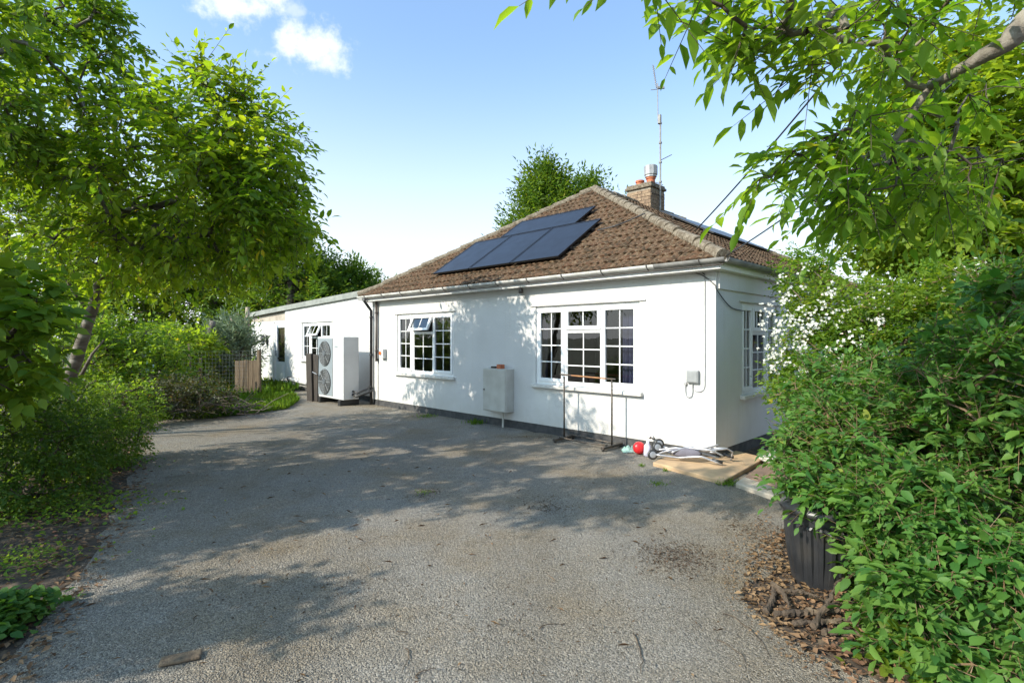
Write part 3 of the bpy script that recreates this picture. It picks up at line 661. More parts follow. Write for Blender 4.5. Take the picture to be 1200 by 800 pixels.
solar(px0, b1[0], ps1+.03, min(b1[1], ps1+1.1))
# panels on the right-hand slope, seen edge on: only frame and dark glass
slS = (Vector((-4.4,0,5.06))-Vector((.17,0,ZE))).normalized(); eyS = Vector((0,1,0)); nS = slS.cross(eyS); nS = nS if nS.z > 0 else -nS
MSr = Matrix(((eyS.x, slS.x, nS.x, .17),(eyS.y, slS.y, nS.y, 0),(eyS.z, slS.z, nS.z, ZE),(0,0,0,1)))
for i in range(3):
    f = MB(); y0 = 4.0+i*1.15; f.box((y0,2.3,.07),(y0+1.12,3.7,.10),MSr); f.box((y0,2.5,.035),(y0+1.12,2.54,.07),MSr); f.box((y0,3.3,.035),(y0+1.12,3.34,.07),MSr)
    fo = f.build('solar_panel', M_pframe, roof)
def rpt(px, py, off=.06):
    x, q = roofhit(px, py, off); return Vector((x,-E,ZE))+slF*q+nF*off
cable('roof_cable', [rpt(700,270), rpt(720,265), rpt(738,258), rpt(756,250,.12)], .012, B)

# ================================================================== ANNEX
AV = .28
AN = empty('flat_roofed_annex', loc(ul, AV), HROT, 'low white flat-roofed extension with a glazed door at the left end of the bungalow', 'building')
aw = lambda px: -(wu(px, AV)-ul)                      # local x (negative to the left)
def az(px, py, v=AV): return wz(px, py, v)
xs_ = aw(334); xe = aw(293)
AW = (aw(354), aw(388.5), az(354,421), az(370,377.5))
zt1 = az(422,347); zt2 = az(334,364); zt3 = az(293,372)
wm = MB()
wall_panel(wm, xs_, .0, .13, 2.40, 0, .22, [AW])
# sloping top strip following the roof fall
wm.add([(xs_,0,2.40),(0,0,2.40),(0,0,zt1+.02),(xs_,0,zt2)], [(0,1,2,3)]); wm.add([(xs_,.22,2.40),(0,.22,2.40),(0,.22,zt1+.02),(xs_,.22,zt2)], [(3,2,1,0)]); wm.add([(xs_,0,2.40),(xs_,.22,2.40),(xs_,.22,zt2),(xs_,0,zt2)],[(0,1,2,3)])
DX0, DX1 = aw(319), aw(333)
DZ = 2.12
wall_panel(wm, xe, xs_, .10, 2.17, .05, .2, [(DX0, DX1, .10, DZ)])
wm.box((xe,.26,.1),(xe+.2,6,2.2))
wm.build('wall', M_render, AN)
pm = MB(); pm.box((xs_,.012,-.05),(0,.2,.129)); pm.box((xe,.06,-.05),(xs_-.001,.24,.099)); pm.build('plinth', M_plinth, AN)
tm = MB(); tm.add([(xe,.055,2.172),(xs_,.055,2.172),(xs_,.055,zt2-.02),(xe,.055,zt3),(xe,.2,2.172),(xs_,.2,2.172),(xs_,.2,zt2-.02),(xe,.2,zt3)],[(0,1,2,3),(7,6,5,4),(0,4,5,1),(0,3,7,4)]); tm.build('timber_strip', M_soffit, AN)
fm = MB()
def slab_edge(mb, x0, z0, x1, z1, h, y0, y1): mb.add([(x0,y0,z0),(x1,y0,z1),(x1,y0,z1+h),(x0,y0,z0+h),(x0,y1,z0),(x1,y1,z1),(x1,y1,z1+h),(x0,y1,z0+h)], [(0,1,2,3),(7,6,5,4),(3,2,6,7),(0,4,5,1),(0,3,7,4),(1,5,6,2)])
slab_edge(fm, xe-.12, zt3+.002, xs_, zt2+.004, .15, -.07, 6); slab_edge(fm, xs_, zt2+.004, .05, zt1+.024, .15, -.07, 6)
ro = fm.build('roof', M_felt, AN)
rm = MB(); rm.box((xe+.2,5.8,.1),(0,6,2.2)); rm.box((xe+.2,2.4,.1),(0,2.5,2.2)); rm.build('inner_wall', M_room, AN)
window(AN, (AW[0],0,AW[2]), 0, AW[1]-AW[0], AW[3]-AW[2], [(.8,[(1,2,3,'c')]),(1.1,[(.6,2,2,'fixed'),(.36,2,1,'open')]),(1.0,[(1,2,3,'c')])], th=.2)
dm = MB(); dw = DX1-DX0; 
o_ = .06
for (a,b,c,d) in [(0,dw,DZ-.1-o_,DZ-.1),(0,o_,0,DZ-.1-o_),(dw-o_,dw,0,DZ-.1-o_)]: dm.box((a,.0,c),(b,.09,d))
s = .11; d0, d1 = o_+.005, dw-o_-.005; zt = DZ-.1-o_-.005
for (a,b,c,d) in [(d0,d1,.03,.72),(d0,d1,zt-s,zt),(d0,d0+s,.72,zt-s),(d1-s,d1,.72,zt-s)]: dm.box((a,.02,c),(b,.07,d))
dm.box((d0+.14,.012,.16),(d1-.14,.021,.62))
do = dm.build('door', M_upvc, AN, bevel=.004); do.location = (DX0,.07,.10)
q = MB(); q.add([(d0+s,.05,.72),(d1-s,.05,.72),(d1-s,.05,zt-s),(d0+s,.05,zt-s)],[(0,1,2,3)]); q.build('pane', M_glass, do)
q = MB(); q.box((d0+s-.01,.075,.72),(d1-s+.01,.08,zt-s)); q.build('reflect_backing', mat('reflect_brown',(.20,.165,.12)), do)  # added sheet behind the door glass, its brown stands in for a reflection
q = MB(); q.box((d0+.03,-.03,.98),(d0+.15,.0,1.0)); q.box((d0+.03,-.02,.9),(d0+.06,.02,1.1)); q.build('handle', M_galv, do)
q = MB(); q.box((d0+.2,.005,.80),(d1-.2,.018,.86)); q.build('letter_plate', M_steel, do)
q = MB(); q.box((DX0-.1,-.5,-.02),(DX1+.1,.04,.09)); q.build('doorstep', M_brick, AN, bevel=.01)

# ================================================================== THINGS ON THE WALLS
def onwall(name, px, v, label, cat, z=0): return empty(name, loc(wu(px,v), v, z), HROT, label, cat)
# heat pump
hp = empty('heat_pump', loc(8.62, -.66, .06), HROT, 'tall white air source heat pump with two dark round fans by the downpipe', 'heat pump')
hw, hdp, hh = 1.33, .40, 1.55
q = MB(); q.box((-hw,0,.08),(0,hdp,hh+.02)); q.build('casing', M_hp, hp, bevel=.015)
q = MB(); q.box((-hw+.012,-.012,.14),(-hw+.80,-.0005,hh-.02)); q.build('grille_panel', M_hpg, hp, bevel=.004)
for zc in (.47,1.16):
    q = MB(); q.lathe([(.31,-.004),(.31,.014),(.295,.016)], n=32, M=Matrix.Translation((-hw+.41,-.013,zc))@Matrix.Rotation(R(90),4,'X')); fo = q.build('fan', mat('fan_dark',(.045,.048,.05)), hp)
    q = MB(); Mx = Matrix.Translation((-hw+.41,-.034,zc))@Matrix.Rotation(R(90),4,'X')
    for r_ in np.arange(.06,.31,.045): 
        q.tube([Mx@Vector((r_*math.cos(a), r_*math.sin(a), 0)) for a in np.linspace(0,2*math.pi,33)], .0035, 4, cap=False)
    for a in np.linspace(0,2*math.pi,9)[:-1]: q.tube([Mx@Vector((.05*math.cos(a),.05*math.sin(a),0)), Mx@Vector((.31*math.cos(a),.31*math.sin(a),0))], .004, 4)
    q.build('fan_guard', mat('guard_grey',(.34,.35,.35)), fo)
    q = MB(); q.lathe([(.075,0),(.07,.012)], n=20, M=Mx); 
    for a in (0,2.09,4.19):
        vs = []
        for t in np.linspace(0,1,7):
            r_ = .07+.2*t; 
            for s_ in (-.32,.32): vs.append(Mx@Vector((r_*math.cos(a+s_+t*.4), r_*math.sin(a+s_+t*.4), -.012+s_*.02)))
        q.add(vs, [(2*i,2*i+2,2*i+3,2*i+1) for i in range(6)])
    q.build('fan_blades', mat('fan_grey',(.10,.11,.12)), fo)
q = MB(); q.box((-.44,-.004,1.32),(-.28,-.001,1.35)); q.build('badge', M_hpg, hp)
for x in (-hw+.15,-.15):
    q = MB(); q.box((x-.06,-.04,-.06),(x+.06,hdp+.06,.075)); q.build('foot', M_black, hp, bevel=.01)
q = MB(); q.tube([(0,hdp*.6,.2),(.12,hdp*.7,.16),(.25,hdp+.1,.25),(.28,hdp+.2,.3)], .03, 10); q.tube([(0,hdp*.6,.28),(.14,hdp*.7,.24),(.22,hdp+.1,.34),(.24,hdp+.2,.4)], .022, 10); q.build('insulated_pipe', M_black, hp, smooth=True)
# meter cabinet
mx0, mx1 = wu(599.5,-.0), wu(566,-.2)
ml = empty('meter_cabinet', loc(wu(593,-.2), 0, wz(593,484,-.2)), HROT, 'cream metal meter cabinet hung low on the wall between the two front windows', 'cabinet')
mw, md, mh = wu(566,-.2)-wu(593,-.2), .2, wz(566,432,-.2)-wz(566,481,-.2)
q = MB(); q.box((-mw,-md,0),(0,-.001,mh)); q.build('cabinet_body', M_metalw, ml, bevel=.008)
q = MB(); q.box((-mw+.015,-md-.014,.015),(-.015,-md-.001,mh-.015)); d_ = q.build('cabinet_door', M_metalw, ml, bevel=.004)
q = MB(); q.lathe([(.012,0),(.012,.02)], n=10, M=Matrix.Translation((-mw+.05,-md-.014,mh*.5))@Matrix.Rotation(R(90),4,'X')); q.build('lock', M_steel, d_)
q = MB(); q.tube([(-.2,-.08,0),(-.2,-.08,-.35)], .018, 8); q.build('pipe', M_metalw, ml)
q = MB(); q.cbox((-.22,-.12,mh+.04),(.11,.1,.075)); tag(q.build('brick', M_terra, None, bevel=.006), 'orange brick fragment sitting on top of the meter cabinet', 'brick')
bk = bpy.data.objects['brick']; bk.location = ml.location; bk.rotation_euler = (0,0,HROT+.0)
q = MB(); q.cbox((-.42,-.1,mh+.02),(.1,.05,.03)); o = tag(q.build('wooden_block', M_darkwood, None), 'small dark block on the meter cabinet beside the brick', 'block'); o.location = ml.location; o.rotation_euler = (0,0,HROT)
# isolator switch beside downpipe
iso = empty('isolator_switch', loc(wu(448,-.08),0,wz(448,415)), HROT, 'grey switch box with orange knob on wall right of the downpipe', 'switch')
q = MB(); q.box((-.12,-.10,-.09),(.06,-.001,.13)); bo = q.build('switch_box', mat('grey_plastic',(.55,.56,.55)), iso, bevel=.012)
q = MB(); q.lathe([(.04,0),(.04,.014)], n=16, M=Matrix.Translation((-.05,-.10,.03))@Matrix.Rotation(R(90),4,'X')); q.cbox((-.05,-.122,.03),(.02,.02,.07)); q.build('switch_knob', mat('orange_plastic',(.75,.2,.04)), iso)
# telephone junction box
jb = empty('junction_box', loc(wu(813,0),0,wz(813,441)), HROT, 'small grey square junction box with looping cables near the house corner', 'junction box')
q = MB(); q.box((-.085,-.05,-.085),(.085,-.001,.085)); q.build('box_body', mat('mid_grey_plastic',(.30,.31,.31)), jb, bevel=.012)
q = MB(); q.box((-.07,-.056,-.07),(.07,-.0505,.07)); q.build('box_lid', mat('mid_grey_plastic',(.30,.31,.31)), jb, bevel=.004)
cable('loop_cable', [(-.01,-.02,-.085),(-.01,-.015,-.20),(-.03,-.015,-.27),(-.09,-.015,-.27),(-.11,-.015,-.2),(-.11,-.015,-.12)], .006, jb, M_cab)
q = MB(); q.lathe([(.022,0),(.022,.03)], n=12, M=Matrix.Translation((-.11,-.0,-.10))@Matrix.Rotation(R(90),4,'X')); q.build('cable_entry', M_cab, jb)
# hanging floodlight under the eave
fl = empty('security_light', loc(wu(611,-.1),-.10,wz(611,330,-.1)), HROT, 'small dark lamp hanging on a bracket beneath the eave between the windows', 'light')
q = MB(); q.tube([(0,.0,.12),(0,-.02,.0),(0,-.01,-.13)], .008, 6); q.build('bracket', M_steel, fl)
q = MB(); q.lathe([(.012,.03),(.035,.0),(.045,-.06),(.03,-.075)], (0,-.01,-.13), 14); q.build('lamp_head', M_pipe, fl, smooth=True)
# wall lantern on annex
ln_ = empty('wall_lantern', loc(wu(311.5,AV),AV+.05,wz(311.5,398,AV)), HROT, 'black coach lantern on the annex wall left of the door', 'lantern')
q = MB(); q.box((-.05,-.03,-.16),(.05,-.001,.16)); q.tube([(0,-.02,.15),(0,-.12,.2),(0,-.14,.14)], .012, 6); q.lathe([(.02,.18),(.10,.10),(.11,.09)], (0,-.14,-.02), 6); q.lathe([(.07,-.12),(.06,-.15),(.01,-.2)], (0,-.14,-.0), 6)
for k in range(6):
    a = k*math.pi/3; q.tube([(.1*math.cos(a),-.14+.1*math.sin(a),.07),(.068*math.cos(a),-.14+.068*math.sin(a),-.12)], .007, 4)
q.build('lantern_frame', M_black, ln_)
q = MB(); q.lathe([(.055,-.11),(.085,.065)], (0,-.14,0), 6); q.build('lantern_glass', mat('frosted_glass',(.35,.35,.33),rough=.2), ln_)
# horizontal waste pipe / trough on annex wall
wp = empty('wall_pipe', loc(wu(350,AV),AV-.1,wz(350,446,AV-.1)), HROT, 'white horizontal waste pipe low on the annex wall left of the dark board', 'pipe')
q = MB(); q.tube([(-.55,.02,.02),(.75,.02,-.06)], .05, 12); q.build('pipe_run', M_gut, wp, smooth=True)
q = MB(); q.lathe([(.065,-.03),(.065,.05)], n=12, M=Matrix.Translation((-.55,.02,.02))@Matrix.Rotation(R(90),4,'Y')); q.tube([(-.56,.02,.02),(-.6,.03,-.2),(-.6,.05,-.55)], .03, 8); q.build('pipe_elbow', M_pipe, wp, smooth=True)
# dark board leaning next to the pump
pb_ = P(366,470,0.1)
bd = empty('leaning_board', loc(wu(368,-.75),-.75,0), HROT, 'dark rotting board standing upright against left side of heat pump', 'board')
q = MB(); Mx = Matrix.Rotation(R(-3),4,'Y'); q.box((-.42,0,0),(-.12,.05,1.22),Mx); q.box((-.30,.055,.0),(.06,.10,1.18),Mx@Matrix.Rotation(R(5),4,'Y')); q.build('board_planks', M_darkwood, bd, bevel=.01)
q = MB(); q.tube([(-.05,-.02,.75),(.2,-.02,.7)], .008, 6); q.build('wire', M_galv, bd)

# clothes rail
cr_ = empty('clothes_rail', loc(wu(688,-.27),-.27,0), HROT, 'black free-standing clothes rail with wooden top bar in front of the large window', 'clothes rail')
hwid = (wu(659,-.27)-wu(714.5,-.27))/2
for sx in (-1,1):
    q = MB(); q.tube([(sx*hwid,0,.05),(sx*hwid,0,1.0)], .013, 10); q.build('post', M_steel, cr_, smooth=True)
q = MB(); q.tube([(-hwid-.08,0,1.03),(-hwid+.14,0,1.025)], .013, 10); q.build('rail_end', M_steel, cr_)
q = MB(); q.tube([(hwid-.1,0,1.01),(hwid+.06,0,1.01)], .013, 10); q.build('rail_end', M_steel, cr_)
q = MB(); q.tube([(-hwid+.14,0,1.025),(hwid-.1,0,1.01)], .012, 10); q.build('top_bar', M_warm, cr_)
for sx in (-1,1):
    q = MB(); q.box((sx*hwid-.03,-.24,.025),(sx*hwid+.03,.24,.065)); fo = q.build('foot', M_steel, cr_, bevel=.006)
    for y in (-.22,.22):
        q = MB(); q.lathe([(.022,-.012),(.022,.012)], n=12, M=Matrix.Translation((sx*hwid,y,.023))@Matrix.Rotation(R(90),4,'Y')); q.build('castor', M_black, fo)
q = MB(); q.tube([(-hwid,-.12,.075),(0,-.13,.06),(hwid,-.12,.075)], .012, 8); q.tube([(-hwid,.12,.09),(0,.10,.08),(hwid,.12,.06)], .012, 8); q.build('base_bar', M_steel, cr_)

# ---------------------------------------------------------------- slabs by the corner
def slab(pts, z0, z1, m, label, name='paving_slab'):
    c = Vector((sum(p[0] for p in pts)/len(pts), sum(p[1] for p in pts)/len(pts), 0))
    q = MB(); q.prism([(p[0]-c.x,p[1]-c.y) for p in pts], z0, z1); return tag(q.build(name, m, None, bevel=.012, loc=c), label, 'paving slab', 'paving slabs by the house corner')
def GZ(px, py, z): return tuple(P(px, py, F*(H-z)/(py-YH)).to_2d())
slab([GZ(765,541,.05),GZ(848,563,.05),GZ(897,536,.05),GZ(845,523,.05),tuple(loc(.55,-.03).to_2d())], -.02, .05, M_slab, 'ochre paving slab by the house corner under the folded pushchair')
slab([GZ(862,565,.05),GZ(908,581,.05),GZ(921,575,.05),GZ(872,558,.05)], -.02, .05, M_slab2, 'narrow pale slab edging the dirty paving, nearest the drive')
slab([GZ(873,557,.048),GZ(922,573,.048),GZ(962,560,.048),GZ(903,536,.048)], -.02, .045, M_boardp, 'brown dirty slab right of the ochre one')
q = MB(); q.lathe([(.34,0),(.36,.02),(.36,.06),(.33,.07),(.32,.035)], n=40); tag(q.build('tub', mat('cream_tub',(.60,.57,.50)), None, smooth=False, loc=(*GZ(925,540,.05),.05)), 'pale shallow round tub half hidden under the shrub leaves', 'tub')
# hose loop
hs = [Vector((*GZ(925,540,.05),.14))+Vector((.33*math.cos(a)+rng.normal(0,.01), .33*math.sin(a)+rng.normal(0,.01), .01*math.sin(3*a))) for a in np.linspace(2.2,7.6,40)]
q = MB(); q.tube(hs, .012, 8); tag(q.build('hose', M_hpg, None, smooth=True), 'grey hose looped on the pale round tub', 'hose')

# ---------------------------------------------------------------- folded pushchair lying down
M_alu = mat('pushchair_alu', (.52,.52,.54), (.42,.42,.44), rough=.35, metal=.6)
M_fab = mat('grey_fabric', (.16,.15,.18), (.11,.10,.12), rough=.9)
pc0 = Vector((*GZ(766,536,.05),.0)); pc1 = Vector((*GZ(852,543,.05),.0))
ax = (pc1-pc0); pL = ax.length; pa = math.atan2(ax.y, ax.x)
pc = empty('pushchair', pc0+Vector((0,0,.05)), pa, 'folded silver pushchair lying on its side along the foot of the wall', 'pushchair')
q = MB()
tubes = [[(0,.05,.06),(.3,.08,.12),(.7,.05,.10),(1.0,.08,.05)], [(0,.0,.10),(.35,-.02,.16),(.8,-.02,.15),(1.12,.02,.19),(1.2,.08,.14),(1.18,.12,.03)], [(.05,-.12,.07),(.4,-.1,.05),(.75,-.16,.10),(.98,-.16,.04),(1.05,-.14,.02)],
         [(.1,.1,.15),(.5,.0,.07),(.85,.12,.17),(1.0,.2,.2)], [(0,.02,.03),(.25,-.08,.13),(.6,.07,.17),(.95,-.02,.13)], [(.3,-.14,.12),(.5,-.05,.18),(.9,-.1,.18),(1.06,-.06,.11)], [(.2,.15,.05),(.6,.18,.12),(1.1,.16,.17)]]
sc = pL/1.12
for t in tubes:
    pts = []; 
    for i in range(len(t)-1):
        for s in range(5): pts.append(Vector(t[i]).lerp(Vector(t[i+1]), s/5))
    pts.append(Vector(t[-1])); q.tube([Vector((p.x*sc,p.y,p.z*.95)) for p in pts], .0115, 8)
q.build('frame', M_alu, pc, smooth=True)
q = MB(); q.lathe([(.01,-.02),(.13,-.015),(.15,0),(.12,.018),(.01,.02)], n=20, M=Matrix.Translation((.52*sc,-.09,.11))@Matrix.Rotation(R(68),4,'X')@Matrix.Scale(1.25,4,(1,0,0))@Matrix.Scale(.42,4,(0,1,0))); q.build('seat_fabric', M_fab, pc, smooth=True)
for i, (x, y, z) in enumerate([(0.0,-.10,.06),(.05,.0,.14),(.0,.12,.06),(.06,.08,.17)]):
    wm_ = MB(); Mx = Matrix.Translation((x,y,z))@Matrix.Rotation(R(80),4,'X')@Matrix.Rotation(R(20),4,'Y')
    wm_.lathe([(.045,-.014),(.06,-.012),(.066,0),(.06,.012),(.045,.014)], n=20, M=Mx); wo_ = wm_.build('wheel', M_black, pc, smooth=True)
    wm_ = MB(); wm_.lathe([(.02,-.017),(.04,-.0155),(.04,.0155),(.02,.017)], n=16, M=Mx); wm_.build('hub', M_alu, wo_)
for x, y, z in [(1.02,-.15,.04),(1.18,.11,.06)]:
    q = MB(); q.tube([(x*sc-.09,y,z+.03),(x*sc+.03,y,z)], .018, 8); q.build('handle_grip', M_black, pc, smooth=True)
# red ball, white toy, green cloth, black bottle
def blob(name, c, r, m, label, cat, sq=(1,1,1), jit=0):
    q = MB(); prof = [(r*math.sin(a), -r*math.cos(a)*sq[2]) for a in np.linspace(.05, math.pi-.05, 12)]
    q.lathe(prof, (0,0,r*sq[2]), 18)
    if jit: q.v = [(p[0]*sq[0]*(1+random.gauss(0,jit)), p[1]*sq[1]*(1+random.gauss(0,jit)), max(0,p[2]*(1+random.gauss(0,jit)))) for p in q.v]
    return tag(q.build(name, m, None, smooth=True, loc=c), label, cat)
rp = Vector((*G2(749,532),0))
q = MB(); q.lathe([(.075,-.035),(.085,-.02),(.085,.02),(.07,.05),(.03,.062)], n=20, M=Matrix.Translation((0,0,.088))@Matrix.Rotation(R(82),4,'X')@Matrix.Rotation(R(10),4,'Y'))
tag(q.build('lid', mat('red_plastic',(.62,.02,.025),(.5,.02,.02),rough=.3), None, smooth=True, loc=rp), 'bright red round plastic lid propped up left of the pushchair', 'lid')
q = MB(); q.lathe([(.045,0),(.05,.02),(.048,.14),(.02,.18),(.022,.21)], n=16, M=Matrix.Rotation(R(8),4,'X')); tag(q.build('bottle', mat('lilac_white',(.62,.60,.72)), None, smooth=True, loc=Vector((*G2(758.5,534),0.0))), 'white and lilac plastic bottle between the red lid and the pushchair', 'bottle')
q = MB(); q.lathe([(.05,0),(.052,.01),(.04,.12),(.03,.16),(.045,.17),(.045,.2)], n=14, M=Matrix.Rotation(R(-6),4,'X')); tag(q.build('jar', M_black, None, smooth=True, loc=Vector((*G2(768,529),0.0))), 'black plastic pot standing behind the pushchair wheels', 'pot')
q = MB(); 
for i in range(6): a = i*1.05; q.tube([(0,0,.02),(.03*math.cos(a),.03*math.sin(a),.05),(.055*math.cos(a),.055*math.sin(a),.03)], [.02,.017,.006], 6)
tag(q.build('toy', mat('white_plastic',(.75,.75,.74)), None, smooth=True, loc=Vector((*G2(762,531),.195))), 'crumpled white plastic scrap on top of the lilac bottle', 'scrap')
def crumple(name, c, sx, sy, h, m, label, cat, n=22, seed=1):
    r_ = np.random.default_rng(seed); q = MB(); g_ = r_.random((n,n)); 
    for _ in range(2): g_ = (g_+np.roll(g_,1,0)+np.roll(g_,1,1)+np.roll(g_,-1,0))/4
    g_ = (g_-g_.min())/(g_.max()-g_.min()); vs = []
    for i in range(n):
        for j in range(n):
            x, y = i/(n-1)*2-1, j/(n-1)*2-1; f = max(0,1-(x*x+y*y)*.8)
            vs.append((x*sx+r_.normal(0,.004), y*sy+r_.normal(0,.004), .004+g_[i,j]*h*f))
    q.add(vs, [(i*n+j,(i+1)*n+j,(i+1)*n+j+1,i*n+j+1) for i in range(n-1) for j in range(n-1)])
    o = q.build(name, m, None, smooth=True, loc=c); s_ = o.modifiers.new('thickness','SOLIDIFY'); s_.thickness = .004
    return tag(o, label, cat)
crumple('cloth', Vector((*G2(738,529),0)), .11, .09, .11, mat('mint_cloth',(.28,.45,.38),(.38,.52,.46),rough=.9), 'crumpled mint green cloth on the gravel left of the red lid', 'cloth')

M_mast = mat('weathered_alloy', (.20,.19,.18), (.32,.31,.29), rough=.6, scale=7, metal=.2)
# ================================================================== AERIAL
amast = Vector((CX,CY,0))+(Matrix.Rotation(HROT,3,'Z')@Vector((CHX+.40,CHY+.04,0)))
Zc = amast.y; mx_ = (amast.x/Zc)*F+600
ztop = H-(75-YH)/F*Zc; zj = H-(135-YH)/F*Zc
ae = empty('aerial', (amast.x,amast.y,5.0), 0, 'tall thin television aerial mast strapped to the brick chimney', 'aerial')
q = MB(); q.tube([(0,0,-.2),(.0,0,zj-5)], .022, 8); q.tube([(-.06,0,zj-5.15),(-.07,0,ztop-5.5)], .012, 8)
for z in np.arange(.6,zj-5,.5): q.lathe([(.042,-.02),(.042,.02)], (0,0,z), 8)
q.lathe([(.05,-.12),(.05,.1)], (-.02,0,zj-5.1), 8); q.build('mast', M_mast, ae)
q = MB(); zz = ztop-5.5
q.tube([(-.10,0,zz-.12),(-.16,.1,zz+.52)], .012, 6)
for i in range(11):
    f = i/10; c = Vector((-.10,0,zz-.1)).lerp(Vector((-.16,.1,zz+.5)), f); q.tube([c+Vector((-.045,-.06,0)), c+Vector((.045,.06,0))], .006, 4)
q.tube([(-.25,-.02,zz-.18),(.12,.02,zz-.12)], .01, 5); q.cbox((.02,0,zz-.11),(.16,.05,.05)); q.build('antenna_head', M_mast, ae)
q = MB(); q.tube([(-.3,-.25,.55),(.1,.1,.55)], .008, 4); q.tube([(-.3,-.25,.25),(.1,.1,.25)], .008, 4); q.tube([(0,0,1.15),(.28,-.05,1.28)], .01, 5); q.build('strap', M_steel, ae)

# overhead cables running from the eave to a pole behind the garden
def wire(name, a, b, sag, label, r=.008):
    pts = [a.lerp(b, t)-Vector((0,0,sag*4*t*(1-t))) for t in np.linspace(0,1,30)]
    q = MB(); q.tube([p-a for p in pts], r, 5); return tag(q.build(name, M_black, None, smooth=True, loc=a), label, 'cable', 'overhead cables')
wa = P(816,269,10.0); wire('overhead_cable', wa, P(1300,-330,4.2), .15, 'thin black overhead cable rising from the ridge of the roof, the upper one', .013)
wb_ = P(845,303,6.7); wire('overhead_cable', wb_, P(1290,-55,3.0), .12, 'thin black overhead cable leaving the eave at the house corner, the lower one', .008)

# ================================================================== DUSTBIN + LOGS
bp_ = P(981,698,F*H/(696-YH)); 
bin_ = empty('dustbin', (bp_.x+.01,bp_.y+.18,0), R(20), 'black ribbed plastic dustbin standing under the leafy shrub', 'dustbin')
q = MB(); n = 120; vs = []; prof = [(.175,0),(.18,.02),(.195,.2),(.212,.42),(.216,.44),(.23,.445),(.23,.50),(.218,.505)]
for r_, z in prof:
    for k in range(n):
        a = 2*math.pi*k/n; rib = .015 if (z > .03 and z < .43 and (k//3)%2==0) else 0; vs.append(((r_+rib)*math.cos(a),(r_+rib)*math.sin(a),z))
m_ = len(prof); q.add(vs, [(i*n+k,i*n+(k+1)%n,(i+1)*n+(k+1)%n,(i+1)*n+k) for i in range(m_-1) for k in range(n)]+[tuple(range(n-1,-1,-1))]); 
M_bin = mat('bin_plastic', (.016,.017,.019), (.03,.03,.032), rough=.38, scale=5, c3=(.035,.031,.026), s3=5, f3=(.5,.75))
q.build('bin_body', M_bin, bin_)
q = MB(); q.lathe([(.243,.50),(.25,.51),(.25,.535),(.20,.575),(.08,.60),(.01,.602)], (0,0,0), 48); lo_ = q.build('bin_lid', M_bin, bin_, smooth=True)
q = MB(); q.tube([(-.07,0,.60),(-.05,0,.635),(.05,0,.635),(.07,0,.60)], .012, 8); q.build('lid_handle', M_bin, lo_, smooth=True)
for a in (R(-95-20), R(85-20)):
    q = MB(); c, s_ = math.cos(a), math.sin(a); t = (-s_, c)
    q.tube([(c*.235+t[0]*k, s_*.235+t[1]*k, .45-.0) if abs(k)>.08 else (c*.285+t[0]*k, s_*.285+t[1]*k, .42) for k in (-.1,-.07,0,.07,.1)], .013, 8)
    q.build('side_handle', M_bin, bin_, smooth=True)
    q = MB(); q.lathe([(.005,-.05),(.05,-.03),(.055,0),(.04,.03),(.005,.045)], n=16, M=Matrix.Translation((c*.25+t[0]*.08, s_*.25+t[1]*.08, .42))); q.build('handle_lug', M_bin, bin_, smooth=True)
bin_.scale = (1,1,.93)
M_log = mat('log_bark', (.10,.07,.045), (.05,.035,.024), rough=.95, scale=12, bump=1, bscale=30, c3=(.19,.14,.09), s3=7, f3=(.55,.7))
def log(a, b, r, za, zb, label, bend=.02):
    pa_ = Vector((*G2(*a), za)); pb2 = Vector((*G2(*b), zb)); pts = []; d = pb2-pa_
    for t in np.linspace(0,1,22):
        p = d*t+Vector((rng.normal(0,.0025)+bend*math.sin(t*3.1), rng.normal(0,.006)+bend*.6*math.sin(t*3.1), rng.normal(0,.003))); pts.append(p)
    q = MB(); q.tube(pts, [r*.78*(1-.45*k/len(pts))*(1+rng.normal(0,.10)) for k in range(len(pts))], 9); q.v = [tuple(c+rng.normal(0,r*.10) for c in v) for v in q.v]; return tag(q.build('log', M_log, None, smooth=False, loc=pa_), label, 'log', 'logs beside the dustbin')
log((953,741),(988,700),.022,.03,.14,'thick brown log propped up, leaning on the others in front of the bin',0)
log((908,725),(985,722),.026,.026,.03,'dark log lying behind the propped log')
log((930,735),(1000,733),.022,.022,.03,'log lying flat at front of the pile')
log((965,745),(1030,752),.022,.022,.022,'long straight log at right end of the pile')
log((897,722),(905,690),.022,.022,.03,'curved root-like log at left end of the pile',.04)
log((905,690),(925,720),.02,.04,.05,'short log crossing the left end of the pile')
log((915,700),(960,712),.016,.05,.06,'thin branch lying on top of the log pile',.03)

# ================================================================== FENCE, MESH, SHED
fp = G(288,465.5); fpz = fp.y
fe = empty('fence_panel', (fp.x,fp.y,0), R(-12), 'short brown vertical board fence panel left of the annex door', 'fence')
for i in range(5):
    q = MB(); x = -.34+i*.142; h_ = 1.0+random.uniform(-.02,.02); q.box((x,0,0),(x+.13,.022,h_)); q.build('board', M_wood, fe, bevel=.004)
q = MB(); q.box((.37,-.04,0),(.45,.04,1.28)); q.build('post', M_wood, fe, bevel=.006)
q = MB(); q.box((-.34,.023,.25),(.36,.06,.33)); q.box((-.34,.023,.75),(.36,.06,.83)); q.build('fence_rail', M_wood, fe)
def post(px, py, h, w, label):
    p = G(px, py); q = MB(); q.box((-w,-w,0),(w,w,h)); return tag(q.build('wooden_post', M_wood, None, bevel=.004, loc=(p.x,p.y,0)), label, 'post', 'thin posts in the wire mesh fence')
pst = [(222,470,1.45,.03,'thin wooden post by the twisted trunk, tallest in the mesh fence'),(219,470,.55,.02,'short stake left beside the tall mesh post'),(235,470,1.1,.02,'grey stake in the mesh fence, rightmost of the posts')]
for a in pst: post(*a)
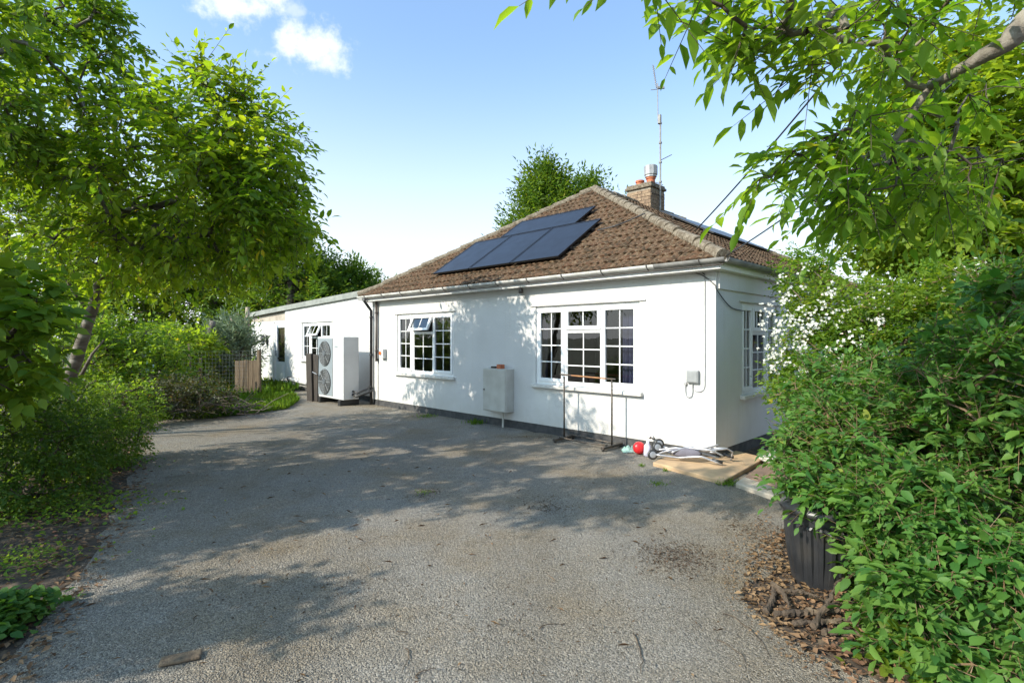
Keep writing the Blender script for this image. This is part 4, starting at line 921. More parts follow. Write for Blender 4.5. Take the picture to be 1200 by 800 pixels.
# wire mesh fence
mf = empty('wire_fence', (G(190,470).x,G(190,470).y,0), 0, 'see-through wire mesh fence behind the brush pile', 'fence')
q = MB(); LX = 2.2
for i in range(32): x = i*LX/31; q.tube([(x,x*.5,0),(x,x*.5,1.25)], .0012, 3, cap=False)
for i in range(13): z = .05+i*.1; q.tube([(0,0,z),(LX,LX*.5,z)], .0012, 3, cap=False)
q.build('mesh', M_galv, mf)
# grey shed behind shrubs on the right
sh = empty('shed', (P(1190,400,10.8).x,10.8,0), R(-12), 'dark blue-grey boarded shed with flat roof behind the shrubs at right', 'shed')
q = MB()
for i in range(17): z = i*.15; q.box((-1.9,-.02+.0,z),(4,.01,z+.14)); q.box((-2.9,-.01,z),(-1.9,.02,z+.14))
M_shed = mat('blue_grey_board', (.085,.105,.125), (.06,.075,.09), rough=.7, scale=3, stretch=(1,1,8)); q.build('wall_boards', M_shed, sh)
q = MB(); q.box((-2.9,.025,0),(4,3,2.5)); q.build('wall', M_shed, sh)
q = MB(); q.box((-3.1,-.2,2.51),(4.2,3.2,2.66)); q.build('roof', M_felt, sh)
q = MB(); q.box((-.25,-.05,1.35),(.75,-.021,1.42)); q.box((-.25,-.05,2.1),(.75,-.021,2.17)); q.box((-.25,-.05,1.42),(-.18,-.021,2.1)); q.box((.68,-.05,1.42),(.75,-.021,2.1)); wsh = q.build('window', M_darkwood, sh)
q = MB(); q.box((-.18,-.03,1.42),(.68,-.022,2.1)); q.build('pane', mat('dark_pane',(.02,.02,.022),rough=.1), wsh)
s2 = empty('outbuilding', (P(1060,396,16).x,16,0), R(-8), 'low dark flat-roofed outbuilding glimpsed beyond the white-flowered shrub', 'outbuilding')
q = MB(); q.box((-3.5,0,0),(3,4,2.75)); q.build('wall', mat('grey_board',(.14,.14,.14)), s2)
q = MB(); q.box((-3.7,-.2,2.76),(3.2,4.2,2.95)); q.build('roof', M_felt, s2)
q = MB(); q.tube([(-.3,1,2.95),(-.3,1,3.5)], .02, 5); q.tube([(-.65,1,3.35),(.05,1,3.35)], .012, 4); q.tube([(-.5,1,3.48),(-.1,1,3.48)], .012, 4); q.build('aerial', M_galv, s2)
# garden shed with blue door deep behind left trees
s3 = empty('playhouse', (P(200,396,19).x,19,0), R(20), 'small pale blue hut deep in the shade behind the left trees', 'hut')
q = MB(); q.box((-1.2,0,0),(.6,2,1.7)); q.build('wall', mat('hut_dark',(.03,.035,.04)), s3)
q = MB(); q.box((-.75,-.03,0),(-.45,-.002,1.6)); q.build('door', mat('pale_blue',(.30,.45,.55)), s3)
q = MB(); q.box((-1.3,-.2,1.701),(.7,2.2,1.76)); q.build('roof', M_felt, s3)

# ================================================================== VEGETATION
LM_A = leafmat('leaf_magnolia', (.085,.165,.014), (.19,.27,.026), .5, .42)
LM_B = leafmat('leaf_left', (.075,.155,.018), (.165,.25,.03), .38, .5)
LM_W = leafmat('leaf_walnut', (.085,.175,.02), (.16,.26,.034), .5, .42)
LM_M = leafmat('leaf_maple', (.10,.17,.02), (.18,.25,.03), .5, .5)
LM_D = leafmat('leaf_dogwood', (.036,.115,.024), (.115,.22,.040), .34, .55)
LM_P = leafmat('leaf_jasmine', (.07,.145,.02), (.17,.25,.036), .45, .5)
LM_F = leafmat('leaf_far', (.06,.12,.014), (.14,.20,.03), .45, .6)
LM_S = leafmat('leaf_silver', (.14,.20,.12), (.24,.30,.20), .3, .6, (1.2,1.2,.8))
LM_C = leafmat('leaf_conifer', (.045,.10,.014), (.11,.17,.028), .4, .6)
LM_G = leafmat('grass_blade', (.06,.13,.015), (.13,.22,.03), .4, .5)
LM_dead = leafmat('dead_leaf', (.09,.05,.025), (.30,.19,.10), .12, .8, (1.2,1,.8))
LM_fl = leafmat('white_petal', (.55,.55,.48), (.72,.72,.66), .3, .6, (1.1,1.1,1))
def EC(px, py, Z, rpx, rpy, rz, n, shell=.35):
    c = P(px, py, Z); return ellip(c, (rpx/F*Z, rz, rpy/F*Z), n, shell)

# ---- tree A: the leaning tree with the crown over the drive
tA = [P(70,505,8.4), P(82,445,8.3), P(98,395,8.2), P(116,335,8.1), P(140,280,7.9)]
cA = np.concatenate([EC(215,225,7.4,125,72,1.8,120), EC(262,150,7.3,62,52,1.3,52), EC(150,185,7.9,105,80,1.8,75), EC(285,225,7.1,58,52,1.1,46), EC(318,262,7.3,38,44,.9,34), EC(300,190,7.2,36,40,.8,22), EC(120,290,8.0,115,42,1.6,55), EC(258,96,7.2,28,18,.5,12,.2), EC(228,290,7.8,95,30,1.4,34)])
cA = cA[cA[:,2] > 1.9]
tree('broadleaf_tree', 'leaning pale-barked tree whose crown overhangs the left side of the drive', 'tree', tA, [.095,.088,.08,.07,.055], cA, LM_A, M_bark, .125, .062, k_tw=5, k_lf=8, tlen=.44, droop=.3, tmpl=T_MID, tip=.0045, twigs=True, maxr=.06)
# side stems of tree A
# ---- tree B: near left, mostly out of frame
tB = [Vector((-7.2,4.0,0)), Vector((-7.1,4.1,1.5)), Vector((-6.8,4.2,2.8)), Vector((-6.5,4.3,3.8))]
cB = np.concatenate([ellip((-6.7,4.2,4.2), (2.5,2.5,1.5), 270), ellip((-6.9,2.7,4.0),(1.3,1.1,1.2),90), ellip((-7.2,1.8,3.4),(1.1,.8,.9),75), ellip((-6.3,5.4,4.8), (1.0,1.0,1.3), 60), EC(50,115,7.0,125,105,.9,90), EC(90,25,7.0,70,55,.7,40), ellip((-5.0,1.7,5.1),(1.5,.6,.7), 90)])
cB = cB[~((cB[:,1] < 3.6) & (cB[:,0] > -cB[:,1]*.96-1.0))]
tree('broadleaf_tree', 'dense green tree filling the top left corner, its trunk out of sight', 'tree', tB, [.16,.15,.13,.09], cB, LM_B, M_bark, .10, .062, k_tw=5, k_lf=9, tlen=.30, droop=.3, tmpl=T_LO, tip=.0045, twigs=True)
# long bare-ish limb of tree at left crossing (0,165)-(180,150)
# ---- tree C: off to the left, throws the shade across the front of the drive
cC = np.concatenate([ellip((-6.1,.5,3.2), (.62,.38,.5), 95, .1)])
tree('small_tree', 'small tree beside the drive, left of the camera', 'tree', [Vector((-6.3,.4,0)), Vector((-6.2,.45,1.4)), Vector((-6.1,.5,2.6))], [.08,.07,.04], cC, LM_B, M_bark, .11, .065, k_tw=4, k_lf=6, tlen=.3)

# ---- walnut: overhanging compound leaves at top right, near the camera
def PW(px, py, Z): return np.array(P(px, py, Z))
tW = [Vector((4.3,2.2,0)), Vector((4.0,2.3,1.6)), P(1330,-60,2.55), P(1212,18,2.6), P(1178,52,2.65), P(1128,80,2.8), P(1088,104,3.0)]
regs = [(835,2,2.6,26,14,.25,4),(880,25,2.7,40,22,.3,8),(955,30,2.8,55,34,.4,13),(1040,40,3.0,65,40,.5,19),(1110,-5,3.0,70,34,.5,16),(945,80,2.8,30,18,.25,4),(905,50,2.75,16,14,.2,2),
        (985,150,2.9,40,16,.3,5),(925,182,2.9,30,14,.2,4),(990,180,3.0,55,24,.35,13),(1040,200,3.2,60,38,.5,19),(1000,228,3.1,45,22,.35,10),(1085,218,3.3,55,34,.4,13),
        (1135,190,3.5,60,50,.5,14),(1045,262,3.2,26,12,.3,2),(898,205,2.85,16,9,.12,2),(1160,130,3.6,40,50,.4,5),(1070,120,3.3,40,26,.4,5),
        (715,-50,2.2,10,5,.1,2),(765,-46,2.2,14,6,.1,3),(930,-40,2.5,60,20,.3,5)]
cW = np.concatenate([EC(a,b,c,d,e,f,n,.1) for a,b,c,d,e,f,n in regs]+[ellip((-.6,.4,4.4),(1.0,.7,.45),46,.1), ellip((1.6,.8,4.3),(1.3,.6,.4),30,.1)])
tree('walnut_tree', 'walnut tree with long drooping leaflets reaching in from the top right', 'tree', tW, [.2,.17,.11,.065,.045,.03,.018], cW, LM_W, M_barkg, .115, .046, k_tw=2, k_lf=8, tlen=.30, droop=.22, tmpl=T_MID, tip=.0032, twigs=True, spread=.7, pair=True, maxr=.02, centre=PW(1150,40,3.2), upn=1.0)

# ---- maple mass behind, right
tM = [P(1230,400,12)-Vector((0,0,1.6)), P(1215,300,12), P(1190,230,12)]
cM = np.concatenate([EC(1130,190,11.5,110,110,2.2,330), EC(1210,120,11.5,110,130,2.2,230), EC(1060,265,11,85,45,1.4,110), EC(1140,290,11.5,110,38,1.8,130), EC(1090,110,11.5,80,70,1.4,100), EC(1200,300,11,80,36,1.5,90)])
tree('maple_tree', 'broad bright green maple behind the walnut leaves at right', 'tree', tM, [.28,.24,.18], cM, LM_M, M_bark, .16, .13, k_tw=5, k_lf=7, tlen=.5, droop=.3, tip=.006)

# ---- trees behind house
def conifer(name, label, base, h, r, n, lean=0, ln=.34):
    h = h*.86; z = rng.random(n)**.8; a = rng.random(n)*6.28; lob = 1+.28*np.sin(a*3+z*9)+.15*np.sin(a*7+z*23); rr = r*(1-z)**.62*(.5+.55*rng.random(n))*lob+.04
    c = np.stack([base[0]+rr*np.cos(a)+lean*z, base[1]+rr*np.sin(a), base[2]+h*(.06+z*.94)], 1)
    root = empty(name, base, 0, label, 'tree', 'trees behind the bungalow')
    b = np.array(base); q = MB(); q.tube([(0,0,0),(lean*.5,0,h*.5),(lean,0,h)], [r*.10,r*.06,.02], 8); q.build('trunk', M_bark, root)
    q = MB()
    for p in c[::3]: q.tube([Vector((lean*(p[2]-base[2])/h,0,max(.1,p[2]-base[2]-.5))), Vector(p-b)], [.04,.01], 4, cap=False)
    q.build('branches', M_bark2, root)
    out = unit(np.stack([c[:,0]-base[0]-lean*z, c[:,1]-base[1], np.full(n, .9)], 1))
    (v, f), _ = twigleaves(c-b, out, 5, 11, .85, ln*.6, ln*.22, -.05, T_LO, .3, .12)
    npmesh('crown', v, f, LM_C, root); return root
bpos = P(640,396,21.5); conifer('conifer_tree', 'tall feathery conifer rising behind the solar panels', (bpos.x,21.5,0), H+(396-172)/F*21.5, 2.9, 560)
bpos = P(690,396,22.5); conifer('conifer_tree', 'second conifer just left of the chimney and roof apex', (bpos.x,22.5,0), H+(396-192)/F*22.5, 1.5, 300, ln=.32)
bpos = P(728,396,24); conifer('conifer_tree', 'low conifer tip showing at the left foot of the chimney', (bpos.x,24,0), H+(396-222)/F*24, 1.3, 150)
bpos = P(405,396,24); conifer('conifer_tree', 'dark conifer over the annex roof, left of the tiled roof', (bpos.x,24,0), H+(396-306)/F*24, 2.6, 320)
bpos = P(375,396,26); conifer('conifer_tree', 'narrow conifer between the leaning tree crown and the annex roof', (bpos.x,26,0), H+(396-318)/F*26, 2.4, 260)
bpos = P(440,396,27); conifer('conifer_tree', 'farthest conifer tip beside the left roof corner', (bpos.x,27,0), H+(396-325)/F*27, 1.6, 160)
bpos = P(340,396,22); conifer('conifer_tree', 'dark evergreen directly behind the annex roof edge', (bpos.x,22,0), H+(396-255)/F*22, 3.0, 360)
def simple(name, label, cat, px, Z, ytop, rpx, n, lm, group=None, ln=.2, wd=.12, ybot=None, k=(5,6), tl=.5, trunk_h=None, droop=.2, bm=None, tip=.006, dr=1.6, base_z=0, tmpl=T_LO, twigs=False, shell=.35, rad=None, jit=0, spread=.8):
    base = P(px, 396, Z); base.z = base_z; zt = H-(ytop-YH)/F*Z; zb = H-(ybot-YH)/F*Z if ybot else .2
    c = (base.x, Z, (zt+zb)/2); cl = ellip(c, (rpx/F*Z, dr, (zt-zb)/2), n, shell); cl = cl[cl[:,2] > .05]
    th = trunk_h or (zb+(zt-zb)*.35); r0 = rad or .05+.02*(zt-zb)
    return tree(name, label, cat, [base, base+Vector((.05,0,th*.5)), base+Vector((0,.05,th))], [r0, r0*.85, r0*.6], cl, lm, bm or M_bark2, ln, wd, k_tw=k[0], k_lf=k[1], tlen=tl, droop=droop, tip=tip, group=group, tmpl=tmpl, twigs=twigs, jit=jit, spread=spread)
BG = 'background trees behind the left garden'
simple('background_tree', 'dark tree at far left behind the leaning trunk', 'tree', 0, 24, 150, 120, 300, LM_F, BG, .2, .13, ybot=430)
simple('background_tree', 'shadowy tree just right of the leaning trunk', 'tree', 120, 22, 200, 110, 280, LM_F, BG, .2, .13, ybot=430)
simple('background_tree', 'background tree above the silver shrub', 'tree', 250, 23, 215, 90, 280, LM_F, BG, .2, .13, ybot=400)
simple('background_tree', 'far tree filling the gap over the blue hut', 'tree', 190, 25, 190, 130, 300, LM_F, BG, .26, .18, ybot=440, dr=2.5)
simple('background_tree', 'far dark tree at the left edge', 'tree', 40, 24, 170, 130, 300, LM_F, BG, .26, .18, ybot=450, dr=2.5)
simple('background_tree', 'far tree behind the annex door', 'tree', 310, 26, 240, 70, 200, LM_F, BG, .26, .18, ybot=440, dr=2.5)
HG = 'bushes in the left garden'
simple('bush', 'bright green rounded bush above the mesh fence', 'bush', 215, 15, 385, 38, 120, LM_M, HG, .12, .08, ybot=425, tl=.3, dr=.9)
simple('bush', 'dark shrub to the right of the leaning trunk', 'bush', 165, 12, 375, 52, 230, LM_P, HG, .10, .06, ybot=490, tl=.3, dr=1.2)
simple('bush', 'dark tall shrub behind the leaning trunk', 'bush', 95, 11.5, 350, 70, 260, LM_P, HG, .10, .06, ybot=500, tl=.3, dr=1.2)
simple('bush', 'light green bush inside the mesh fence, left of the board fence', 'bush', 250, 16.2, 418, 22, 80, LM_M, HG, .09, .05, ybot=462, tl=.22, dr=.6)
simple('bush', 'silver-leaved tall shrub beside the annex wall', 'bush', 268, 16.6, 368, 26, 130, LM_S, HG, .15, .04, ybot=452, tl=.4, droop=-.3, dr=.7, k=(6,7))
simple('bush', 'sparse leggy silver shrub tip against the annex corner', 'bush', 290, 17.5, 388, 12, 28, LM_S, HG, .12, .04, ybot=440, tl=.3, droop=-.2, dr=.3)
simple('bush', 'thin climber on the post at the right of the board fence', 'bush', 299, 14.6, 418, 7, 22, LM_P, HG, .07, .05, ybot=460, tl=.12, dr=.12)
simple('bush', 'fine-leaved yellow-green bush in front of the leaning trunk', 'bush', 90, 6.4, 455, 66, 240, leafmat('leaf_fine',(.06,.12,.015),(.12,.19,.03),.38), HG, .045, .026, ybot=560, tl=.18, dr=.8, k=(7,9), tip=.003)
simple('bush', 'fine-leaved bush at the lower left edge of the photograph', 'bush', 30, 5.2, 455, 72, 280, leafmat('leaf_fine_dark',(.04,.09,.012),(.09,.15,.025),.38), HG, .045, .026, ybot=640, tl=.18, dr=.8, k=(7,9), tip=.003)
simple('bush', 'broad-leaved bush hugging the left edge at head height', 'bush', -28, 4.6, 290, 58, 70, LM_B, HG, .14, .10, ybot=480, tl=.3, dr=.6, k=(4,6), tmpl=T_MID)
simple('bush', 'low bush between the leaning trunk and the brush pile', 'bush', 140, 9.3, 440, 36, 130, LM_P, HG, .06, .035, ybot=515, tl=.22, dr=.7)
# brush pile of dead stems
bpz = G(205,492); br_ = empty('brush_pile', (bpz.x,bpz.y,0), 0, 'heap of dark dead branches on the verge beside the grass', 'brush pile')
q = MB()
for i in range(190):
    a = rng.random()*6.28; r_ = rng.random()**.6; c = Vector((r_*1.5*math.cos(a), r_*.7*math.sin(a)+.3, 0)); hgt = .75*(1-r_*.7); z = rng.random()*hgt
    d = Vector(rng.normal(0,1,3)); d.z = abs(d.z)*.45; d.normalize(); L = .3+rng.random()*.6; c.z = z+.02
    e = c+d*L; e.z = max(.02, e.z-.1); m = c.lerp(e,.5)+Vector(rng.normal(0,.05,3)); m.z = max(.02,m.z)+.05; q.tube([c, m, e], [.010,.007,.003], 4, cap=False)
q.build('dead_stems', mat('dead_stem',(.06,.042,.03),(.11,.08,.055)), br_)
c_ = ellip((-.1,.3,.42), (1.3,.65,.46), 230, .2); c_ = c_[c_[:,2]>.03]; (v,f),_ = twigleaves(c_, unit(c_), 4, 5, .2, .07, .04, .2, T_LO); npmesh('dead_leaves', v, f, leafmat('dead_dark',(.03,.045,.018),(.08,.075,.03),.2), br_)
# twisted trunks behind mesh
tt = MB(); p0 = G(212,462); tt.tube([(0,0,0),(.15,0,.6),(.4,.1,1.2),(.62,.1,1.7),(.6,.2,2.6)],[.14,.12,.10,.09,.06],10); tt.tube([(.4,.1,1.2),(.3,.1,1.7),(.1,.1,2.3)],[.07,.06,.04],8)
tag(tt.build('tree_trunk', M_barkp, None, smooth=True, loc=(p0.x+.2,p0.y+2,0)), 'twisted reddish bare trunk behind the mesh fence', 'tree')
tt = MB(); tt.tube([(0,0,0),(.2,0,.6),(.45,.1,1.2),(.7,.1,2.1)],[.18,.15,.12,.08],10)
tag(tt.build('tree_trunk', M_bark, None, smooth=True, loc=(G(198,464).x-.1,G(198,464).y+1.0,0)), 'thick grey slanting trunk beyond the brush pile', 'tree')
# slim side stems by tree A
for i, (a, b, c) in enumerate([((95,440),(108,415),(122,398)),((86,480),(104,450),(112,446)),((110,372),(88,345),(72,320))]):
    tt = MB(); A_ = P(*a,8.2); tt.tube([P(*a,8.2)-A_,P(*b,8.1)-A_,P(*c,8.0)-A_],[.028,.020,.010],8); 
    o = tt.build('branch', M_bark, bpy.data.objects['broadleaf_tree'], smooth=True); o.location = A_-bpy.data.objects['broadleaf_tree'].location

# ---- right hand shrubs
def shrub(name, label, base, cl, lm, ln, wd, tmpl=T_MID, k=(5,6), tl=.2, droop=.2, twigs=True, tip=.003, group='shrubs on the right', centre=None, nst=7):
    root = empty(name, base, 0, label, 'shrub', group); b = np.array(base); c = cl-b
    br = MB(); trk = MB()
    skeleton(br, [(0,0,0),(.02,.02,.3)], c, r_tip=tip, maxr=.03, mb_limb=trk)
    if centre is None: centre = cl.mean(0)
    out = unit(cl-np.array(centre)); out[:,2] += .3; out = unit(out)
    pick = rng.random(len(c)) < .62
    (v, f), tw = twigleaves(c[pick], out[pick], k[0], k[1], tl, ln, wd, droop, tmpl, .7)
    (v2, f2), tw2 = twigleaves(c[~pick], out[~pick], k[0]+1, k[1]+2, tl*1.25, ln*.62, wd*.6, droop*.5, tmpl, .9)
    f = np.concatenate([f, f2+len(v)]); v = np.concatenate([v, v2]); tw = (np.concatenate([tw[0],tw2[0]]), np.concatenate([tw[1],tw2[1]]))
    if twigs:
        for a, e in zip(*tw): br.tube([a, e], [.003, .0012], 3, cap=False)
    if trk.v: trk.build('stems', M_bark2, root, smooth=True)
    br.build('branches', mat('shrub_twig',(.20,.13,.07),(.13,.08,.045)), root); npmesh('foliage', v, f, lm, root); return root
cD = np.concatenate([EC(1130,560,3.6,140,110,.6,215), EC(1060,500,4.2,110,60,.7,180), EC(1150,690,2.9,130,80,.5,190), EC(1080,620,3.2,75,80,.35,120), EC(985,520,4.2,60,36,.35,55), EC(965,566,3.5,38,14,.18,20), EC(1180,460,3.4,110,90,.6,160),EC(1025,600,3.2,30,35,.2,26), EC(1062,700,2.85,36,55,.2,44), EC(1100,770,2.6,70,30,.25,50), EC(935,548,4.4,25,18,.2,10), EC(940,470,5.6,32,22,.3,18), EC(936,520,5.4,28,16,.3,12), EC(1000,450,5,70,40,.4,60)])
cD = cD[cD[:,2] > .08]
shrub('dogwood_shrub', 'big leafy green shrub filling the lower right, hanging over the bin', (3.0,3.6,0), cD, LM_D, .078, .042, k=(6,6), tl=.17, droop=.25)
# hanging tendril in front of the bin
cT = np.array([PW(930+i*9, 655-i*1.5+(i%2)*3, 2.88) for i in range(7)])
cP = np.concatenate([EC(997,400,6.6,76,62,.7,195), EC(1050,380,6.2,80,52,.7,170), EC(955,345,7.0,38,45,.4,60), EC(943,440,6.7,34,38,.35,50), EC(1110,350,5.6,65,45,.6,120), EC(1000,460,6.0,80,45,.6,130), EC(1160,395,4.9,60,40,.5,60), EC(950,310,7.2,40,18,.3,20)])
shrub('mock_orange_shrub', 'white-flowered shrub growing against the side wall and window of the bungalow', (3.6*1.15,6.6,0), cP, LM_P, .07, .045, tmpl=T_LO, k=(6,6), tl=.22, droop=.2, twigs=False)
def flowers(root, cl, k, r, size, name='blossom'):
    b = np.array(root.location); c = np.repeat(cl-b, k, 0)+rng.normal(0, r, (len(cl)*k,3)); n = len(c); vs = []; fs = []
    base_n = unit(rng.normal(0,.6,(n,3))+np.array([-.5,-.9,.5])); a1 = unit(np.cross(base_n, rng.normal(0,1,(n,3)))); a2 = np.cross(base_n, a1); P_ = []; D_ = []; N_ = []
    for q_ in range(4):
        w = q_*math.pi/2; P_.append(c); D_.append(a1*math.cos(w)+a2*math.sin(w)+base_n*.25); N_.append(base_n)
    v, f = leaves(np.concatenate(P_), np.concatenate(D_), np.concatenate(N_), size, size*.85, T_LO)
    o = npmesh(name, v, f, LM_fl, root); o['kind'] = 'stuff'; return o
mo = bpy.data.objects['mock_orange_shrub']
fc = np.concatenate([EC(915,395,6.6,26,60,.2,40,.6), EC(945,400,6.25,42,52,.35,60,.6), EC(980,362,6.0,75,26,.3,42,.6), EC(1000,420,5.7,40,36,.25,26,.6), EC(925,410,6.5,28,46,.2,26,.5), EC(1075,360,5.6,75,30,.3,30,.5), EC(1130,318,5.4,24,18,.2,10,.4), EC(930,330,6.8,22,28,.2,10,.4)])
flowers(mo, fc[rng.random(len(fc)) < .6], 5, .035, .021)
# tall young whips at the near right and dark interior foliage
cR = np.concatenate([EC(1170,430,4.6,60,60,.4,70), EC(1195,360,4.4,60,50,.4,50), EC(1190,560,4.4,100,100,.5,90)])
shrub('elder_shrub', 'broad-leaved shrub rising at the right edge in front of the shed', (4.4,4.6,0), cR, LM_D, .11, .06, k=(4,5), tl=.25, droop=.3)
fb_ = MB(); 
# ---- ground vegetation
def blades(name, label, poly, n, h, w, lm, base_z=0, lean=.35, cat='grass'):
    poly = np.array(poly); mn, mx = poly.min(0), poly.max(0); p = mn+(mx-mn)*rng.random((n,2)); p = p[inpoly(p, poly)]; n = len(p)
    d = rng.normal(0,lean,(n,3)); d[:,2] = 1; nr = rng.normal(0,1,(n,3)); nr[:,2] *= .2
    hh = h*(.4+.8*rng.random(n)); v, f = leaves(np.column_stack([p, np.full(n, base_z)]), d, nr, hh, w, T_LO)
    return tag(npmesh(name, v, f, lm), label, cat, kind='stuff')
blades('grass', 'bright green lawn edge in front of the annex fence', [g(140,493),g(180,480),g(232,463),g(300,460),g(343,463),g(350,470),g(338,479),g(300,485),g(240,491)], 40000, .16, .012, LM_G)
blades('grass', 'rough grass behind the mesh fence', [(-13,13),(-6.5,13.5),(-6.5,20),(-16,20)], 16000, .3, .02, LM_G)
def tuft(px, py, r, n, h, label, lm=LM_G):
    c = G(px, py); root = None; p = rng.normal(0, r, (n,2)); d = rng.normal(0,.6,(n,3)); d[:,2] = 1; nr = rng.normal(0,1,(n,3)); nr[:,2] *= .2
    v, f = leaves(np.column_stack([p, np.zeros(n)]), d, nr, h*(.4+.8*rng.random(n)), .008, T_LO); o = npmesh('weed', v, f, lm); o.location = (c.x,c.y,0); return tag(o, label, 'weed', 'weeds growing through the gravel')
tuft(559,496,.10,160,.10,'leafy weed at wall foot below the meter cabinet'); tuft(500,488,.12,120,.06,'low weed at the wall foot under the small window'); tuft(851,567,.06,110,.07,'yellow-green weed at the joint of the two paving slabs')
tuft(771,567,.05,60,.04,'pale weed tuft in gravel beside the ochre slab'); tuft(752,546,.02,30,.05,'tiny weed at left end of the ochre slab'); tuft(780,552,.02,24,.05,'dark little weed at the front edge of the ochre slab'); tuft(497,577,.05,50,.03,'low weed in the shaded middle of the drive')
def scatter(name, label, poly, n, ln, wd, lm, z=.004, cat='leaf litter', tilt=.35):
    poly = np.array(poly); mn, mx = poly.min(0), poly.max(0); p = mn+(mx-mn)*rng.random((n,2)); p = p[inpoly(p, poly)]; n = len(p)
    a = rng.random(n)*6.28; d = np.stack([np.cos(a), np.sin(a), rng.normal(0,.15,n)], 1); nr = np.array([0,0,1.])+rng.normal(0,tilt,(n,3)); s = .5+.8*rng.random(n)
    v, f = leaves(np.column_stack([p, z+.02*rng.random(n)]), d, nr, ln*s, wd*s, T_LO); return tag(npmesh(name, v, f, lm), label, cat, kind='stuff')
scatter('leaf_litter', 'brown leaf litter along the left verge', [g(150,520),g(180,500),g(175,560),g(150,620),g(100,720),(-2.1,2.2),(-2.0,1.0),(-6,1),(-7,9)], 16000, .05, .022, LM_dead)
scatter('leaf_litter', 'dry brown leaves around the logs and bin', [g(880,640),g(925,620),g(1000,700),(3.2,3.4),(3.4,1.6),(1.5,2.0),g(985,800),g(905,745),g(868,700)], 6500, .045, .024, LM_dead)
scatter('leaf_litter', 'sparse dry leaves and bark scattered over the gravel', [(-2.4,2),(2,2),(2.2,5),(1.5,7),(-5,9)], 520, .026, .010, LM_dead, cat='dead leaves')
scatter('leaf_litter', 'brown debris at the foot of the bungalow wall', [tuple(loc(u_,v_).to_2d()) for u_, v_ in ((0,-.02),(8.4,-.02),(8.4,-.25),(4,-.3),(2.4,-.5),(0,-.55))], 900, .03, .014, LM_dead, cat='dead leaves')
scatter('leaf_litter', 'crumbs of bark and dry leaf thinning out onto the gravel by the logs', [g(845,640),g(900,600),g(925,640),g(1010,780),g(960,800),g(880,745),g(848,700)], 2600, .022, .009, LM_dead)
scatter('leaf_litter', 'crumbs of bark and twig along the left edge of the gravel', [g(165,495),g(200,495),g(205,560),g(165,640),g(125,715),g(90,800),(-2.6,2.3),g(60,700),g(140,560)], 3600, .025, .008, LM_dead)
LM_crumb = leafmat('bark_crumb', (.035,.024,.016), (.12,.08,.05), .05, .9)
def patch(px, py, rx, ry, n, label):
    c = G2(px, py); p = rng.normal(0,1,(n,2))*np.array([rx,ry])+np.array(c); a = rng.random(n)*6.28; d = np.stack([np.cos(a),np.sin(a),rng.normal(0,.2,n)],1); nr = np.array([0,0,1.])+rng.normal(0,.4,(n,3)); s_ = .3+1.0*rng.random(n)**2
    v, f = leaves(np.column_stack([p, np.full(n,.006)]), d, nr, .022*s_, .009*s_, T_LO); return tag(npmesh('bark_debris', v, f, LM_crumb), label, 'debris', kind='stuff')
patch(792,652,.16,.16,1500,'dark patch of bark crumbs on the sunlit gravel'); patch(640,594,.12,.14,500,'brown crumbs in the shade in front of the large window'); patch(500,579,.10,.16,400,'brown crumbs in the shaded middle of the drive')
patch(880,620,.12,.25,500,'crumbs of bark trailing from the bin'); patch(350,690,.4,.12,260,'sparse bark crumbs at the lower middle left'); patch(560,720,.8,.25,420,'sparse bark crumbs across the lower middle')
patch(650,512,.5,.06,700,'brown debris gathered by the clothes rail')
scatter('straw', 'thin straw and needle bits over the gravel', [(-2.4,2),(2,2),(2.0,5),(1.2,6.5),(-4.5,8)], 330, .07, .0035, LM_dead, cat='straw')
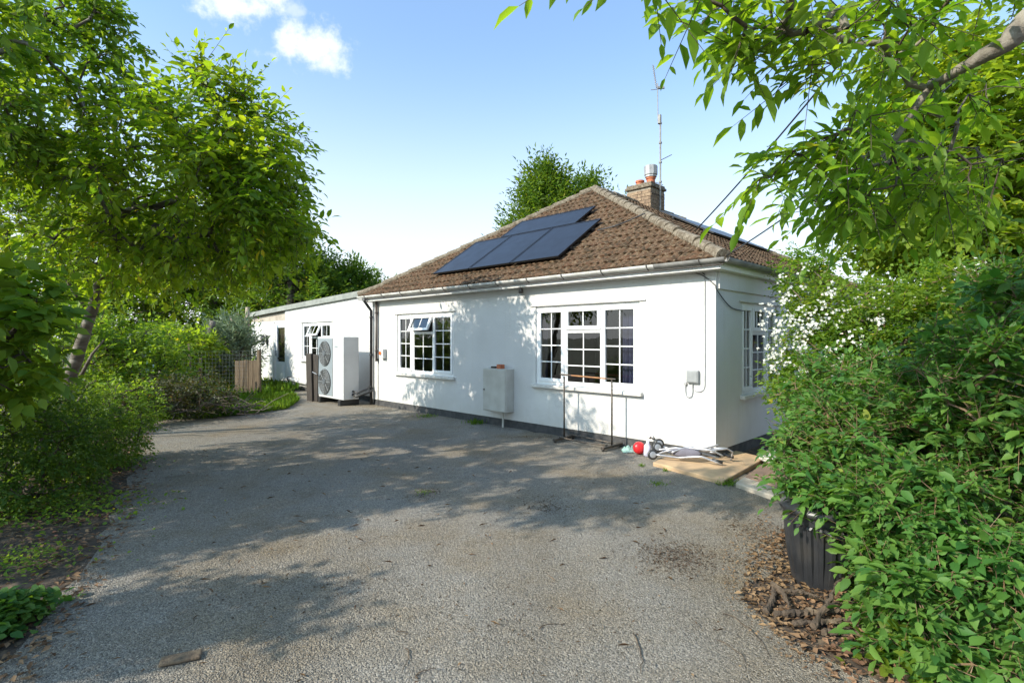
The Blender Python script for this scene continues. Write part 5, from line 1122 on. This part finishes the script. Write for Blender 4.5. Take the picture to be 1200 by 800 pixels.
# dark damp soil patches are part of drive; fallen sticks
def stick(a, b, r, label, bend=.03):
    A_ = Vector((*G2(*a),r)); B_ = Vector((*G2(*b),r)); d = B_-A_; s = Vector((-d.y,d.x,0)); s = s.normalized() if s.length > 0 else s; q = MB()
    q.tube([d*t+s*bend*math.sin(t*3.1+.3)*(1 if r<.1 else 0)+Vector((rng.normal(0,.006),rng.normal(0,.006),abs(rng.normal(0,.003)))) for t in np.linspace(0,1,8)], [r*.6*(1-.6*t) for t in np.linspace(0,1,8)], 6)
    return tag(q.build('twig', M_log, None, smooth=True, loc=A_), label, 'twig', 'fallen twigs on the gravel')
stick((741,744),(755,790),.006,'dark twig standing out at the bottom centre of the gravel',.02)
stick((634,739),(661,731),.005,'short dark twig left of the bottom centre')
stick((476,760),(474,787),.005,'pale straw-coloured twig in the lower middle',.01)
stick((490,797),(510,784),.006,'brown twig at the bottom edge of the drive')
stick((465,741),(476,748),.004,'tiny straw piece above the pale twig')
stick((845,720),(905,770),.005,'long thin grey twig near the litter edge',.05)
stick((900,738),(985,775),.006,'long thin stick edging the leaf litter')
stick((838,750),(880,782),.004,'pale thin twig left of the litter edge')
stick((875,630),(903,640),.005,'curved yellow straw beside the bin',.04)
q = MB(); q.box((-.09,-.04,0),(.09,.04,.018)); o = q.build('bark_piece', M_wood, None, bevel=.008, loc=Vector((*G2(212,773),.002))); o.rotation_euler = (0,0,.4); tag(o, 'flat tan piece of bark in the shade at the lower left', 'bark')
def clump(name, label, cpx, cpy, rx, ry, h, n, lm, ln, wd, cat='plant'):
    c = G(cpx, cpy); p = rng.normal(0,1,(n,2))*.45*np.array([rx,ry]); z = rng.random(n)*h*np.exp(-(p[:,0]/rx)**2-(p[:,1]/ry)**2)
    a = rng.random(n)*6.28; d = np.stack([np.cos(a),np.sin(a),rng.normal(0,.4,n)],1); nr = np.array([0,0,1.])+rng.normal(0,.4,(n,3)); s = .6+.7*rng.random(n)
    v, f = leaves(np.column_stack([p, z+.01]), d, nr, ln*s, wd*s, T_MID); o = npmesh(name, v, f, lm); o.location = (c.x,c.y,0); return tag(o, label, cat)
clump('ivy_plant', 'low clump of ivy at the lower left edge of the drive', -4, 742, .15, .34, .2, 1000, LM_D, .055, .045)
clump('groundcover_plant', 'pale green seedlings at the lower right below the big shrub', 1075, 775, .22, .20, .16, 420, LM_M, .07, .045)
clump('groundcover_plant', 'sprig of green leaves in front of the bin foot', 1010, 690, .12, .12, .16, 200, LM_M, .05, .03)
clump('groundcover_plant', 'straggly low weeds on the shaded soil of the left verge', 60, 600, .9, .6, .12, 1500, LM_P, .04, .025)
clump('groundcover_plant', 'patchy weeds and seedlings at the foot of the left hand bushes', 110, 545, .7, .5, .14, 1300, LM_D, .035, .022)
clump('groundcover_plant', 'scattered green shoots in the leaf litter above the ivy', 30, 660, .45, .35, .08, 420, LM_P, .03, .02)
